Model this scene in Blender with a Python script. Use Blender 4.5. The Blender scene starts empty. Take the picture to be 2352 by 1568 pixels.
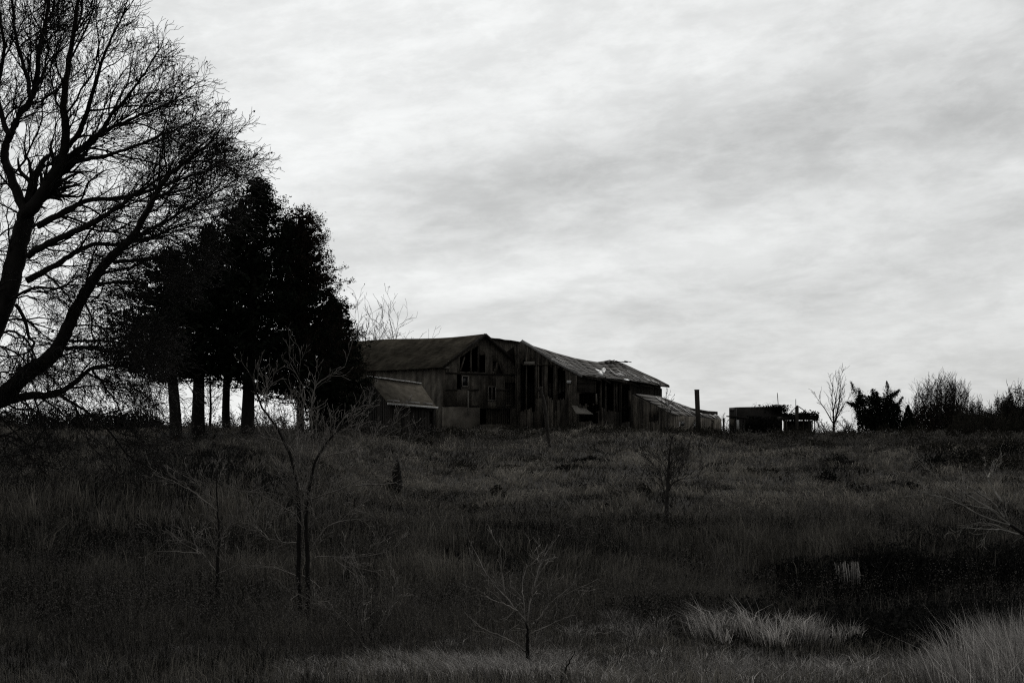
import bpy, math, random, time
import numpy as np
from mathutils import Vector
T0 = time.time()
R = math.radians
sc = bpy.context.scene
COL = sc.collection

# ------------------------------------------------------------------ camera
F = 3267.0            # focal length in units of a 2352 px wide frame
CX, HY = 1176.0, 990.0
cam_d = bpy.data.cameras.new("camera")
cam_d.sensor_width = 36.0
cam_d.lens = 36.0 * F / 2352.0
cam_d.shift_y = (HY - 784.0) / 2352.0
cam_d.clip_start = 0.1
cam_d.clip_end = 9000
cam = bpy.data.objects.new("camera", cam_d)
cam.location = (0, 0, 0)
cam.rotation_euler = (R(90), 0, 0)
COL.objects.link(cam)
sc.camera = cam

# ------------------------------------------------------------------ world (overcast, brighter towards the hidden sun)
SUN_EL, SUN_AZ = R(38), R(12)      # azimuth measured from +Y towards +X
w = bpy.data.worlds.new("World")
sc.world = w
w.use_nodes = True
nt = w.node_tree
nt.nodes.clear()
def N(tree, typ, **kw):
    n = tree.nodes.new(typ)
    for k, v in kw.items():
        setattr(n, k, v)
    return n
def val(tree, sock, v):
    if isinstance(v, (int, float)):
        sock.default_value = v
    else:
        tree.links.new(v, sock)
def M(tree, op, a, b=None, c=None, clamp=False):
    n = N(tree, 'ShaderNodeMath', operation=op)
    n.use_clamp = clamp
    val(tree, n.inputs[0], a)
    if b is not None: val(tree, n.inputs[1], b)
    if c is not None: val(tree, n.inputs[2], c)
    return n.outputs[0]
tc = N(nt, 'ShaderNodeTexCoord')
sep = N(nt, 'ShaderNodeSeparateXYZ')
nt.links.new(tc.outputs['Generated'], sep.inputs[0])
dx, dy, dz = sep.outputs
az = M(nt, 'ARCTAN2', dx, dy)
el = M(nt, 'ARCSINE', dz)
azc = M(nt, 'MAXIMUM', az, -0.45)
azc = M(nt, 'MINIMUM', azc, 1.2)
v_ = M(nt, 'DIVIDE', el, M(nt, 'MULTIPLY_ADD', azc, 1.3, 1.0))
def noise(tree, x, y, scale, det=4, rough=0.55, dist=0.0, z=0.0):
    c = N(tree, 'ShaderNodeCombineXYZ')
    val(tree, c.inputs[0], x); val(tree, c.inputs[1], y); val(tree, c.inputs[2], z)
    n = N(tree, 'ShaderNodeTexNoise')
    n.inputs['Scale'].default_value = scale
    n.inputs['Detail'].default_value = det
    n.inputs['Roughness'].default_value = rough
    n.inputs['Distortion'].default_value = dist
    tree.links.new(c.outputs[0], n.inputs['Vector'])
    return n.outputs['Fac']
big = noise(nt, M(nt, 'MULTIPLY', az, 3.0), M(nt, 'MULTIPLY', v_, 9.0), 1.5, 4, 0.55, 0.3, 3.1)
w_ = M(nt, 'DIVIDE', el, M(nt, 'MULTIPLY_ADD', azc, 0.45, 1.0))
w_ = M(nt, 'POWER', M(nt, 'MAXIMUM', w_, 0.0), 0.75)
vd = M(nt, 'ADD', v_, M(nt, 'MULTIPLY', M(nt, 'SUBTRACT', big, 0.5), 0.075))
ramp = N(nt, 'ShaderNodeValToRGB')
ramp.color_ramp.interpolation = 'B_SPLINE'
nt.links.new(M(nt, 'MULTIPLY', vd, 1.0 / 0.34), ramp.inputs[0])
stops = [(0.0, .68), (.03, .69), (.05, .73), (.066, .75), (.085, .61), (.107, .82), (.125, .76), (.152, .56), (.178, .66), (.205, .80), (.235, .77), (.27, .84), (.33, .90)]
cr = ramp.color_ramp
while len(cr.elements) < len(stops):
    cr.elements.new(0.5)
for e, (p, c) in zip(cr.elements, stops):
    e.position = p / 0.34
    e.color = (c, c, c, 1)
band = N(nt, 'ShaderNodeSeparateColor')
nt.links.new(ramp.outputs[0], band.inputs[0])
bandv = band.outputs[0]
# the bands fade out towards the left of the view
fl = N(nt, 'ShaderNodeMapRange'); fl.interpolation_type = 'SMOOTHSTEP'
val(nt, fl.inputs['Value'], az)
fl.inputs['From Min'].default_value = -0.22; fl.inputs['From Max'].default_value = 0.02
bandm = N(nt, 'ShaderNodeMix')
nt.links.new(fl.outputs[0], bandm.inputs[0])
bandm.inputs[2].default_value = 0.82
nt.links.new(bandv, bandm.inputs[3])
st1 = noise(nt, M(nt, 'MULTIPLY', az, 5.5), M(nt, 'MULTIPLY', w_, 12.0), 1.7, 8, 0.62, 0.25, 0.7)
st2 = noise(nt, M(nt, 'MULTIPLY', az, 15.0), M(nt, 'MULTIPLY', w_, 34.0), 1.5, 8, 0.66, 0.2, 5.7)
st3 = noise(nt, M(nt, 'MULTIPLY', az, 3.0), M(nt, 'MULTIPLY', w_, 9.0), 1.2, 5, 0.6, 0.6, 9.3)
def contrast(x, lo, hi):
    m_ = N(nt, 'ShaderNodeMapRange'); m_.interpolation_type = 'SMOOTHSTEP'
    val(nt, m_.inputs['Value'], x); m_.inputs['From Min'].default_value = lo; m_.inputs['From Max'].default_value = hi
    return m_.outputs[0]
cl = M(nt, 'ADD', bandm.outputs[0], M(nt, 'MULTIPLY', M(nt, 'SUBTRACT', contrast(st1, .34, .68), 0.5), 0.10))
cl = M(nt, 'ADD', cl, M(nt, 'MULTIPLY', M(nt, 'SUBTRACT', contrast(st2, .36, .66), 0.5), 0.085))
cl = M(nt, 'ADD', cl, M(nt, 'MULTIPLY', M(nt, 'SUBTRACT', contrast(st3, .38, .62), 0.5), 0.06))
# slow change with direction: brightest towards the hidden sun, dull overhead and behind
dots = M(nt, 'ADD', M(nt, 'MULTIPLY', dx, math.sin(SUN_AZ)), M(nt, 'MULTIPLY', dy, math.cos(SUN_AZ)))
side = N(nt, 'ShaderNodeMapRange'); side.interpolation_type = 'SMOOTHSTEP'
val(nt, side.inputs['Value'], dots)
side.inputs['From Min'].default_value = -0.3; side.inputs['From Max'].default_value = 0.85
side.inputs['To Min'].default_value = 0.33; side.inputs['To Max'].default_value = 1.0
up = N(nt, 'ShaderNodeMapRange'); up.interpolation_type = 'SMOOTHSTEP'
val(nt, up.inputs['Value'], el)
up.inputs['From Min'].default_value = 0.33; up.inputs['From Max'].default_value = 1.0
up.inputs['To Min'].default_value = 1.0; up.inputs['To Max'].default_value = 0.62
cl = M(nt, 'MULTIPLY', M(nt, 'MULTIPLY', cl, side.outputs[0]), up.outputs[0])
# darker towards the right edge of the cloud field
rt = N(nt, 'ShaderNodeMapRange'); rt.interpolation_type = 'SMOOTHSTEP'
val(nt, rt.inputs['Value'], az)
rt.inputs['From Min'].default_value = 0.08; rt.inputs['From Max'].default_value = 0.42
rt.inputs['To Min'].default_value = 1.0; rt.inputs['To Max'].default_value = 0.92
cl = M(nt, 'MULTIPLY', cl, rt.outputs[0])
tint = N(nt, 'ShaderNodeCombineColor')
STR = 0.1
for i, k in enumerate((0.985, 1.0, 0.995)):
    nt.links.new(M(nt, 'MULTIPLY', cl, k * 1.03 / STR), tint.inputs[i])
sky = N(nt, 'ShaderNodeTexSky', sky_type='NISHITA')
sky.sun_disc = False
sky.sun_elevation = SUN_EL
sky.sun_rotation = SUN_AZ
mixs = N(nt, 'ShaderNodeMix', data_type='RGBA')
mixs.inputs[0].default_value = 0.985            # almost closed cloud cover
nt.links.new(sky.outputs[0], mixs.inputs[6])
nt.links.new(tint.outputs[0], mixs.inputs[7])
bg = N(nt, 'ShaderNodeBackground')
bg.inputs['Strength'].default_value = STR
nt.links.new(mixs.outputs[2], bg.inputs[0])
wo = N(nt, 'ShaderNodeOutputWorld')
nt.links.new(bg.outputs[0], wo.inputs[0])

sd = bpy.data.lights.new("sun", 'SUN')
sd.energy = 0.7
sd.angle = R(14)
sd.color = (1.0, 0.97, 0.93)
so = bpy.data.objects.new("sun", sd)
sdir = Vector((math.sin(SUN_AZ) * math.cos(SUN_EL), math.cos(SUN_AZ) * math.cos(SUN_EL), math.sin(SUN_EL)))
so.rotation_euler = sdir.to_track_quat('Z', 'Y').to_euler()
so.location = (0, 60, 60)
COL.objects.link(so)

sc.view_settings.view_transform = 'Standard'
sc.view_settings.look = 'None'
sc.view_settings.exposure = 0.0
sc.view_settings.gamma = 1.0
sc.cycles.use_denoising = False
sc.cycles.filter_width = 1.2
sc.cycles.caustics_reflective = False
sc.cycles.caustics_refractive = False
sc.cycles.sample_clamp_indirect = 0.6
sc.cycles.sample_clamp_direct = 1.2
sc.cycles.blur_glossy = 1.0
sc.cycles.max_bounces = 4
sc.cycles.diffuse_bounces = 2

rng = random.Random(7)
nr = np.random.default_rng(7)

# ------------------------------------------------------------------ small helpers
def tag(o, label=None, cat=None, group=None, kind=None):
    if label: o['label'] = label
    if cat: o['category'] = cat
    if group: o['group'] = group
    if kind: o['kind'] = kind
    return o
def thing(name, label, cat, loc, group=None):
    o = bpy.data.objects.new(name, None)
    o.empty_display_size = 0.3
    o.location = loc
    COL.objects.link(o)
    return tag(o, label, cat, group)
def rootof(o):
    while o.parent: o = o.parent
    return o
def link_mesh(name, verts, faces, mat, parent=None, smooth=False, attr=None, loc=None):
    """verts in world coordinates; the object origin is the thing's base"""
    v = np.asarray(verts, dtype=np.float64).reshape(-1, 3)
    base = np.array(rootof(parent).location if parent else (loc if loc else (0, 0, 0)))
    v = v - base
    me = bpy.data.meshes.new(name)
    if isinstance(faces, tuple):                  # (loop vertex array, loop totals)
        lv, lt = faces
        me.vertices.add(len(v)); me.vertices.foreach_set('co', v.astype(np.float32).ravel())
        me.loops.add(len(lv)); me.loops.foreach_set('vertex_index', lv.astype(np.int32))
        me.polygons.add(len(lt))
        st = np.concatenate(([0], np.cumsum(lt)[:-1])).astype(np.int32)
        me.polygons.foreach_set('loop_start', st)
        me.polygons.foreach_set('loop_total', lt.astype(np.int32))
        me.update(calc_edges=True)
    else:
        me.from_pydata(v.tolist(), [], faces)
    me.validate()
    if attr is not None:
        a = me.attributes.new('tone', 'FLOAT', 'POINT')
        a.data.foreach_set('value', np.asarray(attr, dtype=np.float32))
    if smooth:
        me.polygons.foreach_set('use_smooth', [True] * len(me.polygons))
    if mat: me.materials.append(mat)
    o = bpy.data.objects.new(name, me)
    if parent: o.parent = parent
    elif loc: o.location = loc
    COL.objects.link(o)
    return o

class Mesh:
    """collects polygons"""
    def __init__(s): s.v = []; s.f = []; s.n = 0; s.loops = []; s.tot = []
    def add(s, v, f):
        v = np.asarray(v, dtype=np.float64).reshape(-1, 3)
        for q in f:
            s.loops.extend([i + s.n for i in q]); s.tot.append(len(q))
        s.v.append(v); s.n += len(v)
    def addnp(s, v, lv, lt):
        s.v.append(v); s.loops.extend((lv + s.n).tolist()); s.tot.extend(lt.tolist()); s.n += len(v)
    def prism(s, poly, off):
        """closed prism from a planar polygon (list of 3D points) extruded by off"""
        p = [np.array(q, float) for q in poly]; o = np.array(off, float); n = len(p)
        v = p + [q + o for q in p]
        f = [list(range(n))[::-1], list(range(n, 2 * n))] + [[i, (i + 1) % n, n + (i + 1) % n, n + i] for i in range(n)]
        s.add(v, f)
    def box(s, c, sx, sy, sz, ax=(1, 0, 0), ay=(0, 1, 0), azz=(0, 0, 1)):
        c = np.array(c, float); ax = np.array(ax, float) * sx / 2; ay = np.array(ay, float) * sy / 2; a3 = np.array(azz, float) * sz / 2
        v = [c + i * ax + j * ay + k * a3 for k in (-1, 1) for j in (-1, 1) for i in (-1, 1)]
        s.add(v, [[0, 2, 3, 1], [4, 5, 7, 6], [0, 1, 5, 4], [2, 6, 7, 3], [0, 4, 6, 2], [1, 3, 7, 5]])
    def beam(s, a, b, w, h):
        a = Vector(a); b = Vector(b); d = (b - a); L = d.length; d.normalize()
        up_ = Vector((0, 0, 1)) if abs(d.z) < 0.95 else Vector((0, 1, 0))
        x = d.cross(up_).normalized(); y = x.cross(d).normalized()
        s.box((a + b) / 2, w, L, h, x, d, y)
    def tube(s, pts, rad, sides=4):
        p = np.asarray(pts, float); n = len(p)
        t = np.gradient(p, axis=0); t /= np.linalg.norm(t, axis=1)[:, None] + 1e-9
        ref = np.array([0.3, 0.2, 0.93]) if abs(t[0][2]) < 0.8 else np.array([0.9, 0.4, 0.1])
        x = np.cross(t, ref); x /= np.linalg.norm(x, axis=1)[:, None] + 1e-9
        y = np.cross(t, x)
        a = np.arange(sides) * 2 * math.pi / sides
        r = np.asarray(rad, float)[:, None, None]
        ring = p[:, None, :] + r * (np.cos(a)[None, :, None] * x[:, None, :] + np.sin(a)[None, :, None] * y[:, None, :])
        v = ring.reshape(-1, 3)
        i = np.arange(n - 1)[:, None] * sides; j = np.arange(sides)[None, :]; j2 = (j + 1) % sides
        q = np.stack([i + j, i + j2, i + sides + j2, i + sides + j], -1).reshape(-1)
        lt = np.full((n - 1) * sides, 4)
        s.addnp(v, q, lt)
        s.loops.extend([s.n - sides + k for k in range(sides)]); s.tot.append(sides)
        s.loops.extend([s.n - n * sides + k for k in range(sides)][::-1]); s.tot.append(sides)
    def build(s, name, mat, parent=None, smooth=False, loc=None, attr=None):
        v = np.concatenate(s.v) if s.v else np.zeros((0, 3))
        return link_mesh(name, v, (np.array(s.loops), np.array(s.tot)), mat, parent, smooth, attr, loc)

def leafquads(c, size, flat=0.0, aspect=0.6):
    """random small four-sided leaves round centres c (N,3), size (N,)"""
    n = len(c)
    a = nr.normal(size=(n, 3)); a[:, 2] *= (1 - flat)
    a /= np.linalg.norm(a, axis=1)[:, None]
    b = nr.normal(size=(n, 3)); b -= (b * a).sum(1)[:, None] * a; b /= np.linalg.norm(b, axis=1)[:, None]
    s = size[:, None]
    k = nr.uniform(0.6, 1.2, (n, 4, 1))
    v = np.stack([c - a * s * k[:, 0], c - b * s * aspect * k[:, 1], c + a * s * k[:, 2], c + b * s * aspect * k[:, 3]], 1).reshape(-1, 3)
    return v, np.arange(4 * n), np.full(n, 4)

def px(x, y, Y):
    """point at image position (x, y) of the 2352 px frame, at depth Y"""
    return np.array(((x - CX) / F * Y, Y, (HY - y) / F * Y))
def online(P0, d, x, y=None):
    """point of the vertical plane through plan point P0 along d that lies at image column x; z from row y"""
    k = (x - CX) / F
    t = (k * P0[1] - P0[0]) / (d[0] - k * d[1])
    X = P0[0] + d[0] * t; Y = P0[1] + d[1] * t
    return t, np.array((X, Y, 0 if y is None else (HY - y) / F * Y))

# ------------------------------------------------------------------ materials
def mat_base(name):
    m = bpy.data.materials.new(name); m.use_nodes = True
    t = m.node_tree; b = t.nodes['Principled BSDF']
    b.inputs['Roughness'].default_value = 0.9
    b.inputs['Specular IOR Level'].default_value = 0.15
    return m, t, b
def ramp2(t, fac, c0, c1, p0=0.3, p1=0.7):
    r = N(t, 'ShaderNodeValToRGB')
    r.color_ramp.elements[0].position = p0; r.color_ramp.elements[1].position = p1
    r.color_ramp.elements[0].color = (*c0, 1); r.color_ramp.elements[1].color = (*c1, 1)
    t.links.new(fac, r.inputs[0]); return r.outputs[0]
def simple(name, c0, c1, scale=3.0, stretch=(1, 1, 1), rough=0.9, spec=0.15, bump=0.0, island=False, det=6):
    m, t, b = mat_base(name)
    b.inputs['Roughness'].default_value = rough; b.inputs['Specular IOR Level'].default_value = spec
    tcn = N(t, 'ShaderNodeTexCoord'); mp = N(t, 'ShaderNodeMapping')
    mp.inputs['Scale'].default_value = stretch
    t.links.new(tcn.outputs['Object'], mp.inputs[0])
    n = N(t, 'ShaderNodeTexNoise'); n.inputs['Scale'].default_value = scale; n.inputs['Detail'].default_value = det
    n.inputs['Roughness'].default_value = 0.65
    t.links.new(mp.outputs[0], n.inputs['Vector'])
    fac = n.outputs['Fac']
    if island:
        g = N(t, 'ShaderNodeNewGeometry')
        fac = M(t, 'ADD', fac, M(t, 'MULTIPLY', M(t, 'SUBTRACT', g.outputs['Random Per Island'], 0.5), 0.30))
    t.links.new(ramp2(t, fac, c0, c1), b.inputs['Base Color'])
    if bump:
        bp = N(t, 'ShaderNodeBump'); bp.inputs['Strength'].default_value = bump; bp.inputs['Distance'].default_value = 0.05
        t.links.new(n.outputs['Fac'], bp.inputs['Height']); t.links.new(bp.outputs[0], b.inputs['Normal'])
    return m
def stain(m, scale=.55, lo=.4):
    t = m.node_tree; b = t.nodes['Principled BSDF']; src = b.inputs['Base Color'].links[0].from_socket
    tcn = N(t, 'ShaderNodeTexCoord'); n = N(t, 'ShaderNodeTexNoise'); n.inputs['Scale'].default_value = scale; n.inputs['Detail'].default_value = 8; n.inputs['Roughness'].default_value = .7
    t.links.new(tcn.outputs['Object'], n.inputs['Vector'])
    mm = N(t, 'ShaderNodeMix', data_type='RGBA', blend_type='MULTIPLY'); mm.inputs[0].default_value = 1
    t.links.new(src, mm.inputs[6]); t.links.new(ramp2(t, n.outputs['Fac'], (lo, lo, lo), (1.1, 1.1, 1.08), .40, .62), mm.inputs[7]); t.links.new(mm.outputs[2], b.inputs['Base Color'])
def attr_mat(name, c0, c1, trans=0.33):
    """vegetation: colour from each blade's or leaf's stored tone"""
    m, t, b = mat_base(name)
    a = N(t, 'ShaderNodeAttribute', attribute_name='tone')
    c = ramp2(t, a.outputs['Fac'], c0, c1, 0.0, 1.0)
    t.links.new(c, b.inputs['Base Color'])
    tr = N(t, 'ShaderNodeBsdfTranslucent'); t.links.new(c, tr.inputs[0])
    mx = N(t, 'ShaderNodeMixShader'); mx.inputs[0].default_value = trans
    t.links.new(b.outputs[0], mx.inputs[1]); t.links.new(tr.outputs[0], mx.inputs[2])
    t.links.new(mx.outputs[0], t.nodes['Material Output'].inputs['Surface'])
    return m
def leaf_mat(name, c0, c1, trans=0.0):
    m, t, b = mat_base(name)
    b.inputs['Specular IOR Level'].default_value = 0.0
    g = N(t, 'ShaderNodeNewGeometry')
    c = ramp2(t, g.outputs['Random Per Island'], c0, c1, 0.0, 1.0)
    t.links.new(c, b.inputs['Base Color'])
    if trans:
        tr = N(t, 'ShaderNodeBsdfTranslucent'); t.links.new(c, tr.inputs[0])
        mx = N(t, 'ShaderNodeMixShader'); mx.inputs[0].default_value = trans
        t.links.new(b.outputs[0], mx.inputs[1]); t.links.new(tr.outputs[0], mx.inputs[2])
        t.links.new(mx.outputs[0], t.nodes['Material Output'].inputs['Surface'])
    return m
MAT = dict(
    soil=simple('soil', (.014, .012, .010), (.040, .036, .030), 0.9, bump=0.3),
    bark=simple('dark_bark', (.010, .009, .008), (.028, .026, .024), 6, (1, 1, .3), bump=0.4),
    bark_pale=simple('sapling_bark', (.07, .066, .06), (.36, .335, .31), 3.0, (1, 1, 1)),
    bark_far=simple('far_bark', (.02, .018, .017), (.06, .055, .05), 4),
    bark_white=simple('pale_bark', (.12, .115, .105), (.42, .40, .37), 4),
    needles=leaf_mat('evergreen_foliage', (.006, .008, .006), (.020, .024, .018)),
    oakleaf=leaf_mat('brown_leaves', (.012, .010, .008), (.040, .032, .026), 0.15),
    farleaf=leaf_mat('far_leaves', (.018, .016, .014), (.060, .050, .042), 0.15),
    scrub=leaf_mat('scrub_leaves', (.012, .012, .010), (.050, .046, .038), 0.1),
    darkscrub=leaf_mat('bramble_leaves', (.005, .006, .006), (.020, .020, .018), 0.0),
    grass=attr_mat('field_grass', (.010, .010, .009), (.34, .315, .275)),
    straw=attr_mat('straw', (.05, .047, .044), (.66, .63, .60), 0.45),
    weed=leaf_mat('weed_heads', (.03, .029, .027), (.15, .14, .13), 0.2),
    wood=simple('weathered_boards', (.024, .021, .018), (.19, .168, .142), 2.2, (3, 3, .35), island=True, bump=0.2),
    panel=simple('weathered_panels', (.07, .063, .054), (.21, .188, .158), 1.6, (1.5, 1.5, .8), bump=0.2),
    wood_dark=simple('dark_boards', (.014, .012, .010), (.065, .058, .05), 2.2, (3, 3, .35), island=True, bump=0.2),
    wood_pale=simple('pale_timber', (.14, .13, .115), (.30, .28, .25), 4, (3, 3, .4), island=True),
    post=simple('old_post_wood', (.020, .018, .016), (.075, .068, .06), 6, (3, 3, .4), bump=0.3),
    shed_wood=simple('shed_boards', (.012, .011, .010), (.05, .045, .04), 2.2, (3, 3, .35), island=True),
    shingle=simple('shingles', (.035, .031, .025), (.10, .09, .073), 1.5, spec=0.0),
    tin=simple('rusty_tin', (.035, .031, .027), (.10, .092, .08), 2.0, rough=.8, spec=.2),
    tin_pale=simple('bare_tin', (.12, .115, .11), (.36, .35, .34), 2.5, island=True, rough=.6, spec=.4),
    galv=simple('galvanised_tin', (.55, .55, .54), (.82, .81, .79), 5, rough=.5, spec=.4),
    shed_roof=simple('shed_shingles', (.07, .063, .052), (.17, .153, .127), 2.0, spec=0.0),
    white=simple('white_metal', (.45, .45, .44), (.75, .75, .73), 3, rough=.5, spec=.4),
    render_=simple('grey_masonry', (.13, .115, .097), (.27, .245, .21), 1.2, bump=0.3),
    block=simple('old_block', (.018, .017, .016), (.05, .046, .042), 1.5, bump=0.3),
    glass=None,
)
m, t_, b_ = mat_base('dirty_glass')
b_.inputs['Base Color'].default_value = (.02, .02, .02, 1); b_.inputs['Roughness'].default_value = .25
b_.inputs['Specular IOR Level'].default_value = .5
MAT['glass'] = m
# shingle courses: fine darker lines every 0.14 m of height
m = MAT['shingle']; t_ = m.node_tree; b_ = t_.nodes['Principled BSDF']
tcn = N(t_, 'ShaderNodeTexCoord'); sp_ = N(t_, 'ShaderNodeSeparateXYZ'); t_.links.new(tcn.outputs['Object'], sp_.inputs[0])
fr = M(t_, 'FRACT', M(t_, 'MULTIPLY', sp_.outputs[2], 7.0))
lin = M(t_, 'MULTIPLY_ADD', M(t_, 'LESS_THAN', fr, 0.22), -0.35, 1.0)
src = b_.inputs['Base Color'].links[0].from_socket
mm = N(t_, 'ShaderNodeMix', data_type='RGBA', blend_type='MULTIPLY'); mm.inputs[0].default_value = 1
cc = N(t_, 'ShaderNodeCombineColor')
for i in range(3): t_.links.new(lin, cc.inputs[i])
t_.links.new(src, mm.inputs[6]); t_.links.new(cc.outputs[0], mm.inputs[7]); t_.links.new(mm.outputs[2], b_.inputs['Base Color'])

for k_, lo_ in (('wood', .36), ('panel', .5), ('render_', .6), ('shingle', .6), ('tin', .5), ('wood_dark', .5)): stain(MAT[k_], lo=lo_)
# ------------------------------------------------------------------ terrain
PY = np.array([-60, 0, 8, 16, 24, 30, 40, 54, 65, 78, 88, 100, 115, 132, 165, 250, 600, 6000.])
PZ = np.array([-2.2, -1.75, -2.3, -3.1, -3.75, -3.95, -3.95, -3.55, -2.75, -1.5, -.80, -.42, -.30, -.45, -1.5, -3, -4, -6.])
def vnoise(x, y, seed=0):
    """smooth value noise, vectorised"""
    xi = np.floor(x).astype(np.int64); yi = np.floor(y).astype(np.int64)
    fx = x - xi; fy = y - yi
    fx = fx * fx * (3 - 2 * fx); fy = fy * fy * (3 - 2 * fy)
    def h(a, b):
        n = (a * 374761393 + b * 668265263 + seed * 974634777) & 0xffffffff
        n = ((n ^ (n >> 13)) * 1274126177) & 0xffffffff
        return ((n ^ (n >> 16)) & 0xffff) / 65535.0
    return (h(xi, yi) * (1 - fx) + h(xi + 1, yi) * fx) * (1 - fy) + (h(xi, yi + 1) * (1 - fx) + h(xi + 1, yi + 1) * fx) * fy
def smooth(a, b, x):
    t = np.clip((x - a) / (b - a), 0, 1); return t * t * (3 - 2 * t)
fineY = np.linspace(-60, 700, 3000)
fz = np.interp(fineY, PY, PZ)
ker = np.ones(25) / 25
fz = np.convolve(np.pad(fz, 12, mode='edge'), ker, 'valid')
def ground(X, Y):
    X = np.asarray(X, float); Y = np.asarray(Y, float)
    Ye = Y * (1 + 0.30 * smooth(-3, -13, X) * smooth(20, 50, Y))
    z = np.where(Y < 500, np.interp(Ye, fineY, fz), np.interp(Y, PY, PZ))
    amp = smooth(10, 40, Y) * (1 - smooth(300, 600, Y))
    z = z + amp * 0.6 * (vnoise(X / 13 + 3, Y / 9 + 1, 1) - 0.5) + amp * 0.42 * (vnoise(X / 3.5, Y / 3.0, 2) - 0.5) + amp * 0.12 * (vnoise(X / 1.1, Y / 1.0, 3) - 0.5)
    # ditch crossing the right half of the field, steep far bank
    xr = smooth(1.0, 12.0, X)
    yc = 38.5 + 0.05 * (X - 10)
    far = 1 - smooth(2.6 - 1.4 * xr, 4.2 - 0.9 * xr + 0.6 * vnoise(X / 1.7, X * 0, 8), Y - yc)
    near = smooth(-9.0, -3.0, Y - yc)
    z = z - 1.55 * xr * far * near
    z = z - 0.38 * smooth(9, 17, X) * smooth(72, 92, Y) * (1 - smooth(140, 200, Y))
    # slightly higher ground under the left trees
    z = z + 0.35 * smooth(-8, -24, X) * smooth(60, 85, Y) * (1 - smooth(120, 170, Y))
    return z
def gz(x, y): return float(ground(x, y))
ys = np.concatenate([np.linspace(-40, 12, 20), np.geomspace(12.5, 140, 230), np.geomspace(142, 5000, 60)])
us = np.concatenate([-np.geomspace(4.0, 0.52, 14), np.linspace(-0.5, 0.5, 230), np.geomspace(0.52, 4.0, 14)])
Yg, Ug = np.meshgrid(ys, us, indexing='ij')
Xg = Ug * np.maximum(np.abs(Yg), 30 + 0 * Yg)
Zg = ground(Xg, Yg)
nv = len(us)
idx = np.arange(len(ys) * nv).reshape(len(ys), nv)
q = np.stack([idx[:-1, :-1], idx[:-1, 1:], idx[1:, 1:], idx[1:, :-1]], -1).reshape(-1)
g_o = link_mesh('ground', np.stack([Xg, Yg, Zg], -1).reshape(-1, 3), (q, np.full(len(q) // 4, 4)), MAT['soil'], smooth=True)
tag(g_o, kind='structure')

# ------------------------------------------------------------------ grass
def blades(X, Y, h, wid, lean, leandir, tone, z=None, droop=1.0):
    n = len(X)
    Z = ground(X, Y) - 0.02 if z is None else z
    P = np.stack([X, Y, Z], -1)
    ang = nr.uniform(0, math.pi, n)
    side_ = np.stack([np.cos(ang), np.sin(ang), np.zeros(n)], -1) * (wid / 2)[:, None]
    ld = np.stack([np.cos(leandir), np.sin(leandir), np.zeros(n)], -1)
    hm = h * 0.55
    mid = P + ld * (lean * hm * 0.55)[:, None] + np.array([0, 0, 1]) * hm[:, None]
    tipz = h * (1 - 0.35 * np.clip(lean, 0, 1.6) * droop)
    tip = P + ld * (lean * h)[:, None] + np.array([0, 0, 1]) * tipz[:, None]
    v = np.stack([P - side_, P + side_, mid + side_ * .75, mid - side_ * .75, tip], 1).reshape(-1, 3)
    b = np.arange(n)[:, None] * 5
    lv = np.concatenate([b + np.array([0, 1, 2, 3]), b + np.array([3, 2, 4])], 1).reshape(-1)
    lt = np.tile([4, 3], n)
    return v, lv, lt, np.repeat(tone, 5)
def field_points(n, y0, y1, half=0.47):
    Y = np.exp(nr.uniform(math.log(y0), math.log(y1), n))
    X = nr.uniform(-half, half, n) * Y
    return X, Y
BX = []      # building footprints that keep grass out: filled below
n = 430000
X, Y = field_points(n, 12.5, 150)
cl1 = vnoise(X / 2.3, Y / 2.0, 11); cl2 = vnoise(X / 9, Y / 6, 12); cl3 = vnoise(X / 0.6, Y / 0.5, 13)
matted = smooth(48, 66, Y + 8 * (vnoise(X / 6, Y / 9, 19) - .5))                               # beaten-down grass on the upper slope
cl4 = vnoise(X / 1.3 + 5, Y / 1.6, 16); cl5 = vnoise(X / 0.28, Y / 0.5, 17); cl6 = vnoise(X / 3.2 + 7, Y / 5.5, 18)
hgt = (0.30 + 0.60 * cl4 ** 1.6 + 0.30 * cl3) * (1.0 - 0.38 * matted) * nr.uniform(.45, 1.3, n)
hgt *= 1 + 0.45 * smooth(92, 100, Y)
hgt *= 0.42 + 0.58 * smooth(24, 36, Y)
leandir = 6.28 * vnoise(X / 1.6 + 9, Y / 2, 14) * 2.0 + nr.normal(0, 1.0, n)
lean = np.abs(nr.normal(0.35, .35, n)) + matted * (0.2 + 1.5 * vnoise(X / 1.1, Y / 1.2, 15) ** 1.5)
mott = 0.35 * (cl1 - .5) + 0.75 * (cl4 - .5) + 0.65 * (cl3 - .5) + 0.45 * (cl5 - .5) + .55 * (cl6 - .5)
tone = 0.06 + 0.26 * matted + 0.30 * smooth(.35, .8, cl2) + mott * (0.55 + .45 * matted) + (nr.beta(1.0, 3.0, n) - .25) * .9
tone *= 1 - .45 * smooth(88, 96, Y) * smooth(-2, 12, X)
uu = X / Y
tone -= 0.17 * (1 - smooth(-.22, -.02, uu)) + .06 * (1 - smooth(20, 40, Y))  # shade below the big tree put into the blade tone at left
tone *= 1 - 0.45 * smooth(23, 28, Y) * (1 - smooth(46, 60, Y)) * (0.5 + 0.5 * smooth(-.1, .1, uu))  # dark weedy band: weed colour and its shade both put into blade tone
tone = np.clip(tone, 0, 1)
wid = np.maximum(0.008, Y * 0.00058) * nr.uniform(.6, 1.6, n)
keep = np.ones(n, bool)
keep &= ~((Y < 30) & (nr.uniform(size=n) < .55 * (1 - smooth(22, 30, Y)) + .1))
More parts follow.
